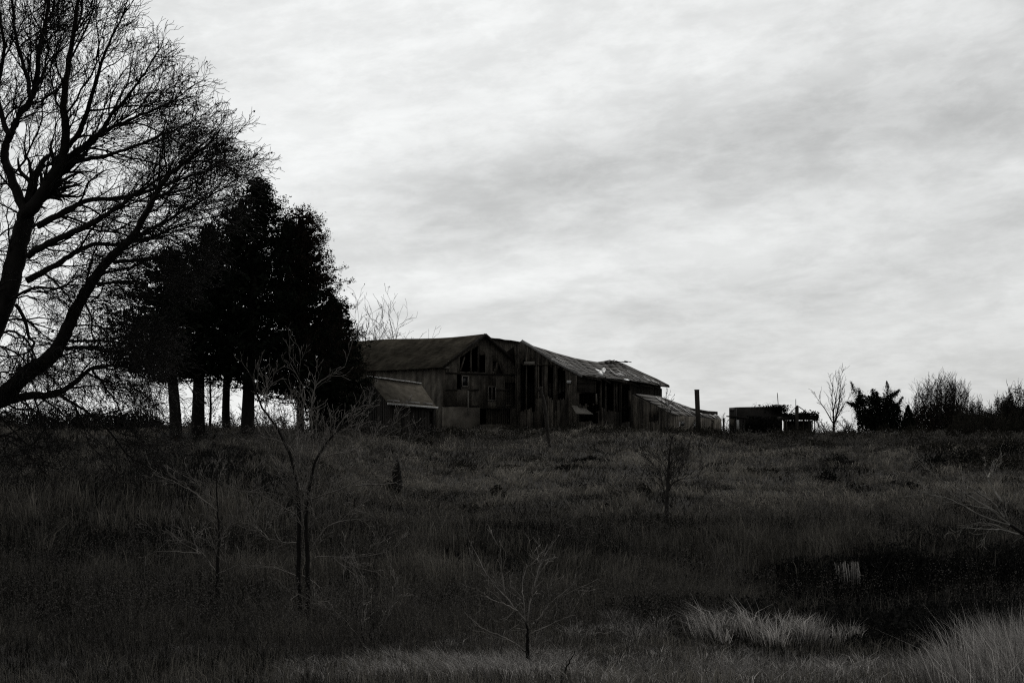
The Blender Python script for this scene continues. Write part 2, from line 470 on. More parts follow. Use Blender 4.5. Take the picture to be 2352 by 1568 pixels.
keep &= ~((X > 4.5 + 1.5 * vnoise(Y / 2, X * 0, 5)) & (X / Y > .15) & (Y > 24.5) & (Y < 42.2) & (nr.uniform(size=n) < .60 + .33 * smooth(.15, .25, X / Y)))
xr_ = smooth(2, 11, X); keep &= ~((xr_ > .5) & (Y > 33) & (Y < 41.5) & (nr.uniform(size=n) < .75))
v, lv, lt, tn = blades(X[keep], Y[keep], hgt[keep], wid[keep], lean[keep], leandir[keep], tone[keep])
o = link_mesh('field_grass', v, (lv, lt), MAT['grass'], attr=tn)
tag(o, 'long dull brown dead grass covering the whole rising field', 'grass', kind='stuff')

# pale dry tussocks at the bottom of the picture and on the lip of the ditch
def depth_at(x, y):
    ys_ = np.linspace(14, 60, 400); zz = ground((x - CX) / F * ys_, ys_); pyy = HY - zz / ys_ * F
    i = np.argmax(pyy < y); return float(ys_[i])
def patch(x0, x1, yf0, yf1, cnt, h0, h1, tussock=0.6, ld=None, spread=0.35, t0=.45):
    """tussocks between image columns, over a range of depth"""
    nt_ = max(1, int(cnt / 45))
    Yc = nr.uniform(yf0, yf1, nt_); Xc = (nr.uniform(x0, x1, nt_) + nr.normal(0, 28, nt_) - CX) / F * Yc
    i = nr.integers(0, nt_, cnt)
    r = np.abs(nr.normal(0, tussock * .16, cnt)); a = nr.uniform(0, 6.28, cnt)
    X = Xc[i] + r * np.cos(a); Y = Yc[i] + r * np.sin(a)
    sc_ = nr.uniform(.6, 1.1, nt_)[i]
    h = nr.uniform(h0, h1, cnt) * sc_
    le = np.abs(nr.normal(spread, .2, cnt)); ldir = a + nr.normal(0, .5, cnt)
    if ld is not None:
        ldir = np.where(nr.uniform(size=cnt) < .7, ld + nr.normal(0, .5, cnt), ldir)
    tn_ = np.clip((nr.beta(1.1, 2.0, cnt) * t0 * 3.1) * nr.uniform(.3, 1.3, nt_)[i], 0, 1)
    return blades(X, Y, h, np.maximum(.008, Y * .00050) * nr.uniform(.6, 1.5, cnt), le, ldir, tn_)
def merge(parts):
    V = []; LV = []; LT = []; TN = []; k = 0
    for v, lv, lt, tn in parts:
        V.append(v); LV.append(lv + k); LT.append(lt); TN.append(tn); k += len(v)
    return np.concatenate(V), (np.concatenate(LV), np.concatenate(LT)), np.concatenate(TN)
p_ = [patch(860, 1330, 18.5, 21.5, 13000, .2, .5, ld=2.6, t0=.62, spread=.75), patch(640, 900, 18.5, 21, 2600, .2, .4, t0=.4, spread=.75), patch(1180, 1300, 19, 22.5, 1500, .3, .55, t0=.5, spread=.6), patch(1300, 1750, 17.5, 22, 4800, .2, .42, t0=.42, spread=.7),
      patch(1650, 2200, 17.5, 21, 5000, .2, .42, t0=.38, spread=.7), patch(1330, 1500, 25, 29, 1100, .3, .5, t0=.34, spread=.6), patch(1000, 1600, 23, 27, 1500, .2, .35, t0=.25, spread=.8), patch(0, 850, 17.5, 24, 2500, .2, .35, t0=.16, spread=.8)]
v, f, tn = merge(p_)
tag(link_mesh('dry_grass', v, f, MAT['straw'], attr=tn), 'pale matted dry grass along the bottom edge of the picture', 'grass', kind='stuff')
p_ = [patch(1645, 1730, 24.5, 26.0, 650, .5, .95, .7, ld=2.5, spread=.7, t0=.6), patch(1730, 1880, 24.3, 26.5, 1250, .25, .65, .8, spread=.55, t0=.66), patch(1840, 1900, 24.5, 26, 500, .35, .6, .4, t0=.55)]
v, f, tn = merge(p_)
tag(link_mesh('dry_tussock', v, f, MAT['straw'], attr=tn), 'clump of long pale grass blades in front of the dark ditch', 'grass', kind='stuff')
p_ = [patch(2130, 2330, 16.5, 18.5, 4200, .35, .75, .9, ld=2.7, spread=.4, t0=.42), patch(2250, 2560, 15.0, 19.5, 11000, .6, 1.15, 1.6, ld=2.6, spread=.28, t0=.46)]
v, f, tn = merge(p_)
tag(link_mesh('tall_dry_grass', v, f, MAT['straw'], attr=tn), 'tall pale grass standing in the bottom right corner', 'grass', kind='stuff')

# grass hanging over the undercut bank
Yb = 41.6
ns = 190
Xb = np.where(nr.uniform(size=ns) < .5, nr.normal((1962 - CX) / F * Yb, .05, ns), nr.normal((1938 - CX) / F * Yb, .11, ns)); Yb_ = Yb + nr.uniform(-.25, .15, ns)
Zt = np.array([gz(a, 43.2) for a in Xb]) + nr.uniform(-.25, .12, ns)
L_ = nr.uniform(.5, 1.6, ns) * np.exp(-((Xb - Xb.mean()) / .6) ** 2)
P = np.stack([Xb, Yb_, Zt], -1); sd_ = np.zeros((ns, 3)); sd_[:, 0] = nr.uniform(.005, .012, ns)
tip = P + np.stack([nr.normal(0, .06, ns), nr.normal(-.15, .05, ns), -L_], -1)
mid = P + np.stack([nr.normal(0, .02, ns), nr.normal(-.16, .04, ns), -L_ * .4], -1)
v = np.stack([P - sd_, P + sd_, mid + sd_, mid - sd_, tip], 1).reshape(-1, 3)
b = np.arange(ns)[:, None] * 5
lv = np.concatenate([b + np.array([0, 1, 2, 3]), b + np.array([3, 2, 4])], 1).reshape(-1)
tag(link_mesh('hanging_grass', v, (lv, np.tile([4, 3], ns)), MAT['straw'], attr=np.repeat(np.clip(nr.beta(1, 2.2, ns) + .04, 0, 1), 5)),
    'strands of pale dead grass hanging down the dark ditch bank', 'grass', kind='stuff')

# upright dead weeds: thin stalks with ragged heads
def weeds(cnt, sel, h0, h1, seed):
    ms = Mesh(); V = []; k = 0; Xs, Ys = field_points(cnt * 3, 20, 100, .42)
    m_ = sel(Xs, Ys); Xs = Xs[m_][:cnt]; Ys = Ys[m_][:cnt]; n = len(Xs)
    h = nr.uniform(h0, h1, n); Z = ground(Xs, Ys)
    le = nr.normal(0, .34, (n, 2)) * h[:, None]
    wd = np.maximum(.006, Ys * .00022)
    P = np.stack([Xs, Ys, Z], -1); Tp = P + np.stack([le[:, 0], le[:, 1], h], -1)
    sx = np.zeros((n, 3)); sx[:, 0] = wd / 2; sy = np.zeros((n, 3)); sy[:, 1] = wd / 2
    v = np.stack([P - sx, P + sx, Tp, P - sy, P + sy, Tp], 1).reshape(-1, 3)
    parts_v = [v]; lvs = [np.arange(6 * n)]; lts = [np.full(2 * n, 3)]; k = len(v)
    hd = np.repeat(Tp, 7, 0) + nr.normal(0, 1, (7 * n, 3)) * np.array([.05, .05, .09])
    lvv, l2, t2 = leafquads(hd, np.repeat(np.maximum(.018, Ys * .0006), 7) * nr.uniform(.6, 1.3, 7 * n))
    parts_v.append(lvv); lvs.append(l2 + k); lts.append(t2)
    return np.concatenate(parts_v), (np.concatenate(lvs), np.concatenate(lts))
v, f = weeds(17000, lambda x, y: (vnoise(x / 5, y / 4, 21) > .40) & (y < 92) & ~((x / y > .15) & (y > 24) & (y < 44) & (nr.uniform(size=len(x)) < .55 + .3 * vnoise(x / 1.5, y / 1.5, 51))), .40, 1.15, 1)
tag(link_mesh('dead_weeds', v, f, MAT['weed']), 'thin dead weed stalks with ragged heads standing in the lower field', 'weeds', kind='stuff')

# low scrub: leaf-and-twig masses on the skyline, in the ditch and before the barns
def scrub_mass(name, label, spots, mat, leaf=(.05, .12), twigs=True, twigmat=None):
    """spots: (x, y, radius, height, count)"""
    ms = Mesh(); C = []; S = []
    for (x, y, r, h, c) in spots:
        g = gz(x, y)
        u = nr.uniform(0, 1, c) ** .5; a = nr.uniform(0, 6.28, c); w_ = nr.uniform(0, 1, c)
        hh = h * (1 - u ** 2.2 * .75) * (0.6 + .5 * vnoise((x + r * u * np.cos(a)) * 2.1, (y + r * u * np.sin(a)) * 2.1 , 31))
        gx = x + r * u * np.cos(a); gy = y + r * u * np.sin(a)
        C.append(np.stack([gx, gy, ground(gx, gy) + hh * w_ ** .7], -1))
        S.append(nr.uniform(leaf[0], leaf[1], c))
        for _ in range(int(c / 26)):
            u1 = rng.random() ** .5 * r; a1 = rng.random() * 6.28
            p0 = np.array([x + u1 * math.cos(a1), y + u1 * math.sin(a1), gz(x + u1 * math.cos(a1), y + u1 * math.sin(a1))])
            hh1 = h * (1 - (u1 / r) ** 2.2 * .7) * rng.uniform(.7, 1.25)
            d = np.array([rng.gauss(0, .3), rng.gauss(0, .3), 1]) * hh1
            b_m = p0 + d * .5 + np.array([rng.gauss(0, .06), 0, 0])
            ms.tube([p0, b_m, p0 + d], [.012, .009, .005], 3)
    C = np.concatenate(C); S = np.concatenate(S)
    v, lv, lt = leafquads(C, S, aspect=.5); ms.addnp(v, lv, lt)
    o = ms.build(name, mat)
    return o

# ------------------------------------------------------------------ barns
def vec(a): return np.array(a, float)
A = R(40)
G = np.array([math.cos(A), math.sin(A)]); Ld = np.array([-math.sin(A), math.cos(A)])
def P3(p, z): return np.array([p[0], p[1], z])
def clip_intervals(t, polys):
    """z intervals covered by polygons (in (t,z)) at abscissa t"""
    out = []
    for poly in polys:
        zs = []
        for (a, b) in zip(poly, poly[1:] + poly[:1]):
            if (a[0] - t) * (b[0] - t) < 0:
                zs.append(a[1] + (b[1] - a[1]) * (t - a[0]) / (b[0] - a[0]))
        zs.sort()
        for i in range(0, len(zs) - 1, 2): out.append((zs[i], zs[i + 1]))
    return sorted(out)
def plank_wall(name, mat, parent, P0, d, t0, t1, bottom, top, holes=(), w=.2, thick=.03, seed=1, gap=.012, ragged=.08, missing=0.0, jit=.012):
    """vertical boards along plan direction d; top(t) gives the height; holes are polygons in (t, z)"""
    rr = random.Random(seed); ms = Mesh(); t = t0
    nrm = np.array([d[1], -d[0]])
    while t < t1 - .02:
        ww = min(w * rr.uniform(.8, 1.2), t1 - t); tm = t + ww / 2
        zb = bottom(tm) if callable(bottom) else bottom
        segs = []; cur = zb; tp = top(tm)
        for a, b in clip_intervals(tm, [list(h) for h in holes]):
            a += rr.uniform(-ragged, ragged); b += rr.uniform(-ragged, ragged)
            if a > cur: segs.append((cur, min(a, tp)))
            cur = max(cur, b)
        if cur < tp: segs.append((cur, tp))
        if rr.random() < missing: segs = []
        off = rr.uniform(-jit, jit)
        for a, b in segs:
            if b - a < .05: continue
            pA = P0 + d * (t + gap / 2) + nrm * off; pB = P0 + d * (t + ww - gap / 2) + nrm * off
            ta, tb = top(t + gap / 2), top(t + ww - gap / 2)
            za, zb2 = (min(b, ta), min(b, tb)) if b >= tp - 1e-6 else (b, b)
            if b >= tp - 1e-6: za, zb2 = ta, tb
            ms.prism([P3(pA, a), P3(pB, a), P3(pB, zb2), P3(pA, za)], P3(-nrm * thick, 0))
        t += ww
    return ms.build(name, mat, parent)
def grid_slab(rows, thick, ms=None):
    """slab from rows of 3D points (list of lists)"""
    ms = ms or Mesh(); Rr = len(rows); Cc = len(rows[0])
    top = np.array(rows, float).reshape(-1, 3); bot = top - np.array([0, 0, thick])
    v = np.concatenate([top, bot]); n = Rr * Cc; f = []
    for i in range(Rr - 1):
        for j in range(Cc - 1):
            a, b, c, d = i * Cc + j, i * Cc + j + 1, (i + 1) * Cc + j + 1, (i + 1) * Cc + j
            f.append([a, b, c, d]); f.append([n + d, n + c, n + b, n + a])
    for j in range(Cc - 1):
        f.append([j, n + j, n + j + 1, j + 1]); a = (Rr - 1) * Cc + j; f.append([a, a + 1, n + a + 1, n + a])
    for i in range(Rr - 1):
        a = i * Cc; b = (i + 1) * Cc; f.append([a, b, n + b, n + a]); a += Cc - 1; b += Cc - 1; f.append([a, n + a, n + b, b])
    ms.add(v, f); return ms
def rect_px(P0, d, x0, y0, x1, y1):
    out = []
    for x, y in ((x0, y0), (x1, y0), (x1, y1), (x0, y1)):
        t, p = online(P0, d, x, y); out.append((t, p[2]))
    return out
def poly_px(P0, d, pts):
    return [(online(P0, d, x, y)[0], online(P0, d, x, y)[1][2]) for x, y in pts]
c1 = lambda u, v: (799.7 + .2 * u, 733.8 + .2 * v)      # enlarged-view helpers (measured from the photograph)
c2 = lambda u, v: (1176 + .2 * u, 733.8 + .2 * v)

# ---- barn with the gable towards the field
C1 = np.array([-5.25, 110.0]); W1 = 7.6; L1 = 19.5
HE, HR = 5.12, 7.57
zg = -1.0
bt = thing('barn', 'long weathered barn with shingle roof and holes broken through its gable', 'barn', (C1[0], C1[1], gz(*C1)))
def top1(t): return HE + (HR - HE) * (1 - abs(t - W1 / 2) / (W1 / 2)) - .03
holes = [poly_px(C1, G, [c1(1280, 440), c1(1405, 350), c1(1405, 600), c1(1285, 600)]),
         poly_px(C1, G, [c1(1420, 342), c1(1490, 300), c1(1490, 602), c1(1420, 602)]),
         rect_px(C1, G, *c1(1510, 405), *c1(1572, 608)),
         poly_px(C1, G, [c1(1665, 480), c1(1720, 480), c1(1690, 560), c1(1668, 600)]),
         poly_px(C1, G, [c1(1735, 490), c1(1775, 640), c1(1700, 640)]),
         rect_px(C1, G, *c1(1258, 630), *c1(1304, 802)),
         rect_px(C1, G, *c1(1304, 650), *c1(1372, 768)),
         rect_px(C1, G, *c1(1600, 765), *c1(1692, 930)),
         rect_px(C1, G, *c1(1510, 1020), *c1(1860, 1200)),
         rect_px(C1, G, *c1(1800, 720), *c1(1930, 980))]
fz1 = online(C1, G, *c1(1110, 1000))[1][2]
plank_wall('wall', MAT['panel'], bt, C1, G, 0, W1, lambda t: fz1 if t < 2.75 else zg, top1, holes, w=.15, seed=3, gap=0, jit=0, ragged=.03)
# boards going the other way: horizontal rails over the boards
ms = Mesh(); nG = P3(-Ld, 0)
for v0 in (612, 806, 992):
    for (ua, ub) in ((1110, 1255), (1385, 1500), (1700, 1950)) if v0 != 612 else ((1110, 1960),):
        a = online(C1, G, *c1(ua, v0))[1]; b = online(C1, G, *c1(ub, v0))[1]; b[2] = a[2] + .02
        ms.beam(a + nG * .045, b + nG * .045, .04, .12)
ms.build('rail', MAT['wood_dark'], bt)
for (u, va, vb) in ((1408, 352, 606), (1497, 300, 606)):
    ms = Mesh(); a = online(C1, G, *c1(u, va))[1]; b = online(C1, G, *c1(u, vb))[1]; ms.beam(a, b, .1, .1); ms.build('stud', MAT['wood'], bt)
for (ua, va, ub, vb) in ((1330, 430, 1282, 590), (1705, 490, 1675, 640), (1725, 485, 1780, 640)):
    a = online(C1, G, *c1(ua, va))[1]; b = online(C1, G, *c1(ub, vb))[1]; ms = Mesh(); ms.beam(a + nG * .06, b + nG * .06, .1, .1); ms.build('stud', MAT['wood'], bt)
ms = Mesh(); a = online(C1, G, *c1(1372, 815))[1]; b = online(C1, G, *c1(1372, 1080))[1]; ms.beam(a + nG * .07, b + nG * .07, .12, .1)
ms.build('board', MAT['wood_pale'], bt)
# foundation in grey masonry, with a corner post
ms = Mesh(); t2 = online(C1, G, *c1(1505, 1000))[0]
ms.prism([P3(C1 - G * .04 - Ld * .06, zg), P3(C1 + G * t2 - Ld * .06, zg), P3(C1 + G * (t2 + .03) - Ld * .06, fz1 - .06), P3(C1 + G * 1.4 - Ld * .06, fz1 + .02), P3(C1 - G * .04 - Ld * .06, fz1 - .02)], P3(Ld * .25, 0))
ms.build('foundation', MAT['render_'], bt)
ms = Mesh(); a = P3(C1 - Ld * .06, zg); ms.beam(P3(C1 - G * .02 - Ld * .05, fz1 + .02), P3(C1 - G * .02 - Ld * .05, HE - .05), .16, .1); ms.build('corner_post', MAT['wood'], bt); ms = Mesh()
t9, e9 = online(C1, G, 1191, 845); ms.beam(P3(C1 + G * W1 - Ld * .05, zg), P3(C1 + G * W1 - Ld * .05, HE - .1), .16, .1)
ms.build('corner_post', MAT['wood'], bt)
# windows: white sash frames
def window(parent, P0, d, x0, y0, x1, y1, fr=.07, mull=False, glass=True, nrm=None):
    (ta, za), (tb, _), (_, zb), _ = rect_px(P0, d, x0, y0, x1, y1)
    nrm = np.array([d[1], -d[0]]); q0 = P0 + nrm * .05
    ms = Mesh()
    ms.beam(P3(q0 + d * (ta - .02), za), P3(q0 + d * (tb + .02), za), .05, fr); ms.beam(P3(q0 + d * (ta - .02), zb), P3(q0 + d * (tb + .02), zb), .05, fr)
    ms.beam(P3(q0 + d * ta, zb + fr / 2), P3(q0 + d * ta, za - fr / 2), fr, .05); ms.beam(P3(q0 + d * tb, zb + fr / 2), P3(q0 + d * tb, za - fr / 2), fr, .05)
    if mull:
        m_ = (ta + tb) / 2; ms.beam(P3(q0 + d * m_, zb + fr / 2), P3(q0 + d * m_, za - fr / 2), fr, .045)
    wn = ms.build('window', MAT['wood_pale'], parent)
    if glass:
        ms = Mesh(); q1 = P0 - nrm * .0
        ms.prism([P3(q1 + d * (ta + .02), zb), P3(q1 + d * (tb - .02), zb), P3(q1 + d * (tb - .02), za), P3(q1 + d * (ta + .02), za)], P3(-nrm * .01, 0))
        ms.build('pane', MAT['glass'], wn)
    return wn
window(bt, C1, G, *c1(1306, 648), *c1(1374, 768), fr=.09)
window(bt, C1, G, *c1(1604, 768), *c1(1690, 928), fr=.05, mull=True, glass=False)
# side walls and back gable
plank_wall('wall', MAT['panel'], bt, C1, Ld, 0.05, L1, zg, lambda t: HE + .03, [], w=.9, seed=4, thick=-.03, gap=.01, jit=.004)
plank_wall('wall', MAT['wood_dark'], bt, C1 + G * W1, Ld, 0.05, L1, zg, lambda t: HE + .03, [], w=.4, seed=5)
plank_wall('wall', MAT['wood_dark'], bt, C1 + Ld * L1, G, 0, W1, zg, top1, [], w=.4, seed=6)
# little window mark and pale boards on the long wall
# roof: two slightly sagging slopes
def sag(s): return -.10 * math.sin(min(1, s / L1) * math.pi * 2.0) + .012 * s
rowsA = []; rowsB = []
for i in range(26):
    s = -.35 + i * (L1 + .7) / 25
    rid = P3(C1 + G * W1 / 2 + Ld * s, HR + .10 + sag(s)); ev = P3(C1 - G * .35 + Ld * s, HE - .14 + sag(s) * .4); ev2 = P3(C1 + G * (W1 + .35) + Ld * s, HE - .16)
    rowsA.append([ev, ev * .66 + rid * .34 - vec([0, 0, .03]), ev * .33 + rid * .67 - vec([0, 0, .02]), rid]); rowsB.append([rid, rid * .5 + ev2 * .5, ev2])
ms = grid_slab(rowsA, .10); grid_slab([[p + vec([.0, .0, .003]) for p in r_] for r_ in rowsB], .10, ms)
ro = ms.build('roof', MAT['shingle'], bt)
ms = Mesh()
for (ta, za, tb, zb_) in ((-.38, HE - .20, W1 / 2, HR + .06), (W1 + .38, HE - .20, W1 / 2 , HR + .06)):
    ms.beam(P3(C1 + G * ta - Ld * .38, za), P3(C1 + G * tb - Ld * .38, zb_), .05, .2)
ms.build('bargeboard', MAT['wood_dark'], ro)
ms = Mesh(); ms.box(P3(C1 + G * .02 - Ld * .1, HE - .22), .5, .5, .10, P3(G, 0), P3(Ld, 0)); ms.build('eave_return', MAT['wood_pale'], bt)

# ---- connecting block between the two barns
D0 = C1 + G * (W1 * .52) + Ld * .75
def zl(x, y): return online(D0, G, x, y)[1][2]
tA, pA = online(D0, G, 1117, 775); tB, pB = online(D0, G, 1205, 787)
cn = thing('barn_link', 'board-clad block joining the two barns behind the first gable', 'barn', (pA[0], pA[1], gz(pA[0], pA[1])))
plank_wall('wall', MAT['panel'], cn, D0, G, tA, tB, zg, lambda t: pA[2] + (pB[2] - pA[2]) * (t - tA) / (tB - tA) - .06, [rect_px(D0, G, 1192, 880, 1203, 1010)], w=.22, seed=9)
rows = []
for k in range(8):
    f_ = k / 7; p = pA * (1 - f_) + pB * f_ + vec([0, 0, rng.uniform(-.04, .03)])
    rows.append([p - P3(Ld, 0) * .25 + vec([0, 0, .03]), p + P3(Ld, 0) * 2.2 + vec([0, 0, .12]), p + P3(Ld, 0) * 6 + vec([0, 0, -2.2])])
grid_slab(rows, .09).build('roof', MAT['shingle'], cn)

# ---- collapsing barn on the right, roof sagging
K = np.array([(1330 - CX) / F * 108, 108.0])
b2 = thing('collapsing_barn', 'half collapsed barn with a sagging torn tin roof and open sides', 'barn', (K[0], K[1], gz(*K)))
sA, apx = online(K, Ld, 1200, 781)
HK = (HY - 858) / F * 108
RG = K + Ld * sA                                        # plan point under the apex
def top2(s):
    return HK + (apx[2] - HK) * s / sA if s < sA else apx[2] - (s - sA) * .43
gh = [rect_px(K, Ld, *c2(1, 480), *c2(40, 1100)),
      poly_px(K, Ld, [c2(100, 520), c2(150, 520), c2(150, 1050), c2(100, 1050)]),
      rect_px(K, Ld, *c2(165, 520), *c2(260, 1040)), rect_px(K, Ld, *c2(305, 520), *c2(345, 900)), rect_px(K, Ld, *c2(412, 520), *c2(480, 905)), rect_px(K, Ld, *c2(515, 560), *c2(608, 915)),
      rect_px(K, Ld, *c2(120, 470), *c2(160, 530))]
plank_wall('wall', MAT['wood'], b2, K, Ld, 0, sA * 1.15, zg, lambda s: top2(s) - .06, gh, w=.17, seed=12, thick=-.03, gap=.02, ragged=.2)
# upper gable cladding and posts
for u, va, vb in ((75, 560, 1100), (505, 530, 1040), (290, 520, 900)):
    a = online(K, Ld, *c2(u, va))[1]; b = online(K, Ld, *c2(u, vb))[1]; ms = Mesh(); ms.beam(a - P3(G, 0) * .06, b - P3(G, 0) * .06, .1, .1); ms.build('stud', MAT['wood'], b2)
ms = Mesh(); a = online(K, Ld, *c2(150, 520))[1]; b = online(K, Ld, *c2(540, 515))[1]; ms.beam(a - P3(G, 0) * .06, b - P3(G, 0) * .06, .12, .05)
ms.build('stud', MAT['wood'], b2)
ms = Mesh(); a = online(K, Ld, *c2(150, 505))[1]; b = online(K, Ld, *c2(270, 500))[1]; ms.beam(a - P3(G, 0) * .09, b - P3(G, 0) * .09, .04, .28); ms.build('board', MAT['wood_pale'], b2)
ms = Mesh(); a = online(K, Ld, *c2(640, 715))[1]; b = online(K, Ld, *c2(690, 715))[1]; ms.beam(a - P3(G, 0) * .09, b - P3(G, 0) * .09, .03, .22); ms.build('notice_plate', MAT['white'], b2)
# long side under the eave: patchwork wall with openings
def top2b(t): return np.interp(t, [0, 3, 6, 9.5], [HK - .1, HK - .3, HK - .40, HK - .56])
sh = [rect_px(K, G, *c2(745, 835), *c2(1000, 980)), rect_px(K, G, *c2(735, 1080), *c2(990, 1180)), rect_px(K, G, *c2(965, 680), *c2(1005, 1050)),
      rect_px(K, G, *c2(1030, 680), *c2(1060, 1000)), rect_px(K, G, *c2(1085, 690), *c2(1180, 1050)), rect_px(K, G, *c2(1205, 700), *c2(1240, 1050)), rect_px(K, G, *c2(1260, 740), *c2(1350, 1180)),
      rect_px(K, G, *c2(870, 990), *c2(960, 1090))]
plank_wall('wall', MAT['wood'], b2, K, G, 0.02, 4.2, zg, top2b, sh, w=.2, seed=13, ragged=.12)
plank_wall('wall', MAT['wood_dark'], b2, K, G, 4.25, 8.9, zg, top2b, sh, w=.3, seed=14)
ms = Mesh()
for k in range(9):                                      # horizontal boards of the near bay
    a = online(K, G, *c2(735, 650 + k * 21))[1]; b = online(K, G, *c2(955, 652 + k * 22))[1]
    ms.beam(a - P3(Ld, 0) * .05, b - P3(Ld, 0) * .05, .03, .17)
ms.build('cladding', MAT['wood_dark'], b2)
for u, va, vb, wd in ((730, 640, 830, .10), (955, 850, 970, .10), (1015, 690, 1160, .10), (1192, 690, 1050, .09), (1248, 700, 1060, .08), (1345, 815, 1000, .22), (1065, 690, 900, .08)):
    a = online(K, G, *c2(u, va))[1]; b = online(K, G, *c2(u, vb))[1]; ms = Mesh(); ms.beam(a - P3(Ld, 0) * .07, b - P3(Ld, 0) * .07, wd, .1); ms.build('post', MAT['wood'], b2)
ms = Mesh(); a = online(K, G, *c2(955, 850))[1]; b = online(K, G, *c2(960, 970))[1]; ms.beam(a - P3(Ld, 0) * .14, b - P3(Ld, 0) * .14, .09, .04); 
ms.build('board', MAT['wood_pale'], b2)
# fallen panel leaning under the open bay
q = [online(K - Ld * .5, G, *c2(u, v))[1] for u, v in ((735, 1075), (930, 1082), (880, 990), (760, 985))]
q[2] += P3(Ld, 0) * .7; q[3] += P3(Ld, 0) * .7
q[2][2] *= 1.006; q[3][2] *= 1.006
ms = Mesh(); ms.prism(q, (0, 0, -.05)); ms.build('awning', MAT['wood_pale'], b2)
# inner posts, rear wall so that no sky shows through
plank_wall('wall', MAT['wood_dark'], b2, K + Ld * 12.5, G, -.4, 11.3, zg, lambda t: 4.85 - .03 * t, [], w=.4, seed=15)
plank_wall('wall', MAT['wood_dark'], b2, K + G * 9.0, Ld, 0.0, 12.5, zg, lambda s: 3.4 + .2 * min(s, 6.6) if s < 6.6 else 3.4 + 1.32 - .25 * (s - 6.6), [], w=.35, seed=16, thick=-.03)
# roof surface: ridge and eave traced, rows between
ridge_px = [(1200, 780), (1222, 793), (1248, 801), (1276, 810), (1298, 816), (1320, 822), (1346, 827), (1372, 831), (1386, 829), (1400, 826), (1418, 830), (1434, 835), (1472, 853), (1508, 869), (1537, 884)]
def roofpoint(ft, fs):
    """ft 0..1 along the ridge direction, fs 0 ridge..1 eave"""
    return None
rid = []; ts_r = []
for i, (x, y) in enumerate(ridge_px):
    if x <= 1434:
        t, p = online(RG, G, x, y)
    else:
        base_t, _ = online(RG, G, 1434, 835)
        # the far end cuts back down to the eave
        f_ = (x - 1434) / (1537 - 1434); s_ = sA * (1 - f_ * 1.06); tt = base_t + (-1.4) * f_
        pl = K + Ld * s_
        t, p = online(pl, G, x, y)
    rid.append(p)
eave_px = [(1338, 861.5), (1350, 863), (1363, 865), (1376, 867), (1390, 868), (1405, 869), (1420, 870), (1436, 872), (1450, 874), (1464, 876), (1478, 878), (1490, 880), (1505, 883), (1520, 885.5), (1538, 886)]
EV = K - Ld * .45
eav = [online(EV, G, x, y)[1] for x, y in eave_px]
rows = []
for i, (a, b) in enumerate(zip(rid, eav)):
    row = []
    for k in range(9):
        f_ = k / 8; p = a * (1 - f_) + b * f_
        wob = .05 * math.sin(i * 1.7 + k * 1.1) + rng.uniform(-.035, .035)
        dip = -.22 * math.sin(f_ * math.pi) * (1 if 2 <= i <= 11 else .3)
        if 0 < k < 8: p = p + vec([0, 0, wob + dip])
        row.append(p)
    rows.append(row)
# drop a few cells = torn holes
def torn_roof(rows, holes_, thick, jj=.004):
    ms = Mesh()
    for i in range(len(rows) - 1):
        for k in range(len(rows[0]) - 1):
            if (i, k) in holes_: continue
            j = rng.uniform(-jj, jj); o_ = vec([0, 0, j])
            a, b, c, d = rows[i][k] + o_, rows[i][k + 1] + o_, rows[i + 1][k + 1] + o_, rows[i + 1][k] + o_
            ms.prism([a, b, c, d], (0, 0, -thick))
    return ms
ro2 = torn_roof(rows, {(7, 7)}, .05).build('roof', MAT['tin'], b2)
rowsb = []
for i, a in enumerate(rid[:12]):
    s_off = 6.4; b = a + P3(Ld, 0) * s_off; b[2] = a[2] - 2.6 + .12 * i
    rowsb.append([a - vec([0, 0, .01]), a * .5 + b * .5 - vec([0, 0, .1]), b])
grid_slab(rowsb, .05).build('roof', MAT['tin'], b2)
# lifted and loose sheets
for i in range(34):
    ms = Mesh()
    ii = rng.choice((0, 1, 2, 7, 8, 9, 10, 10, 11, 11, 12, 12, 13)); kk = rng.choice((3, 4, 5, 6)) if ii > 2 else rng.choice((2, 4, 6))
    fx = rng.random() * (.3 if ii < 3 else 1)
    p = rows[ii][kk] * (1 - fx) + rows[ii + 1][kk] * fx + vec([0, 0, .06]); q2 = rows[ii][min(8, kk + 2)] * (1 - fx) + rows[ii + 1][min(8, kk + 2)] * fx + vec([0, 0, .06])
    d1 = rows[ii + 1][kk] - rows[ii][kk]; d1 = d1 / np.linalg.norm(d1) * rng.uniform(.05, .16)
    ms.prism([p, p + d1, q2 + d1 * rng.uniform(.6, 1), q2], (0, 0, -.02)); ms.build('loose_sheet', MAT['tin_pale'], b2)
ms = Mesh()      # rubble where the ridge has buckled
for k in range(22):
    x = rng.uniform(1376, 1422); y = rng.uniform(828, 836)
    p = online(RG, G, x, y)[1] + P3(Ld, 0) * rng.uniform(-.8, .2)
    dd = P3(G, 0) * rng.uniform(.2, .6) + P3(Ld, 0) * rng.uniform(-.5, .2) + vec([0, 0, rng.uniform(-.12, .10)])
    ms.beam(p, p + dd, rng.uniform(.08, .25), .05)
ms.build('broken_board', MAT['post'], b2)
ms = Mesh(); q = [online(K + Ld * so_, G, x, y)[1] for (x, y), so_ in zip(((1367, 846), (1378, 851), (1388, 843), (1392, 848), (1386, 860), (1381, 863), (1374, 855)), (.95, .5, 1.1, .9, -.1, -.3, .3))]
ctr_ = np.mean(q, axis=0) + vec([0, 0, .05])
for i in range(7): ms.prism([ctr_, q[i], q[(i + 1) % 7]], (0, 0, -.02))
ms.build('bent_sheet', MAT['white'], b2)
ms = Mesh()
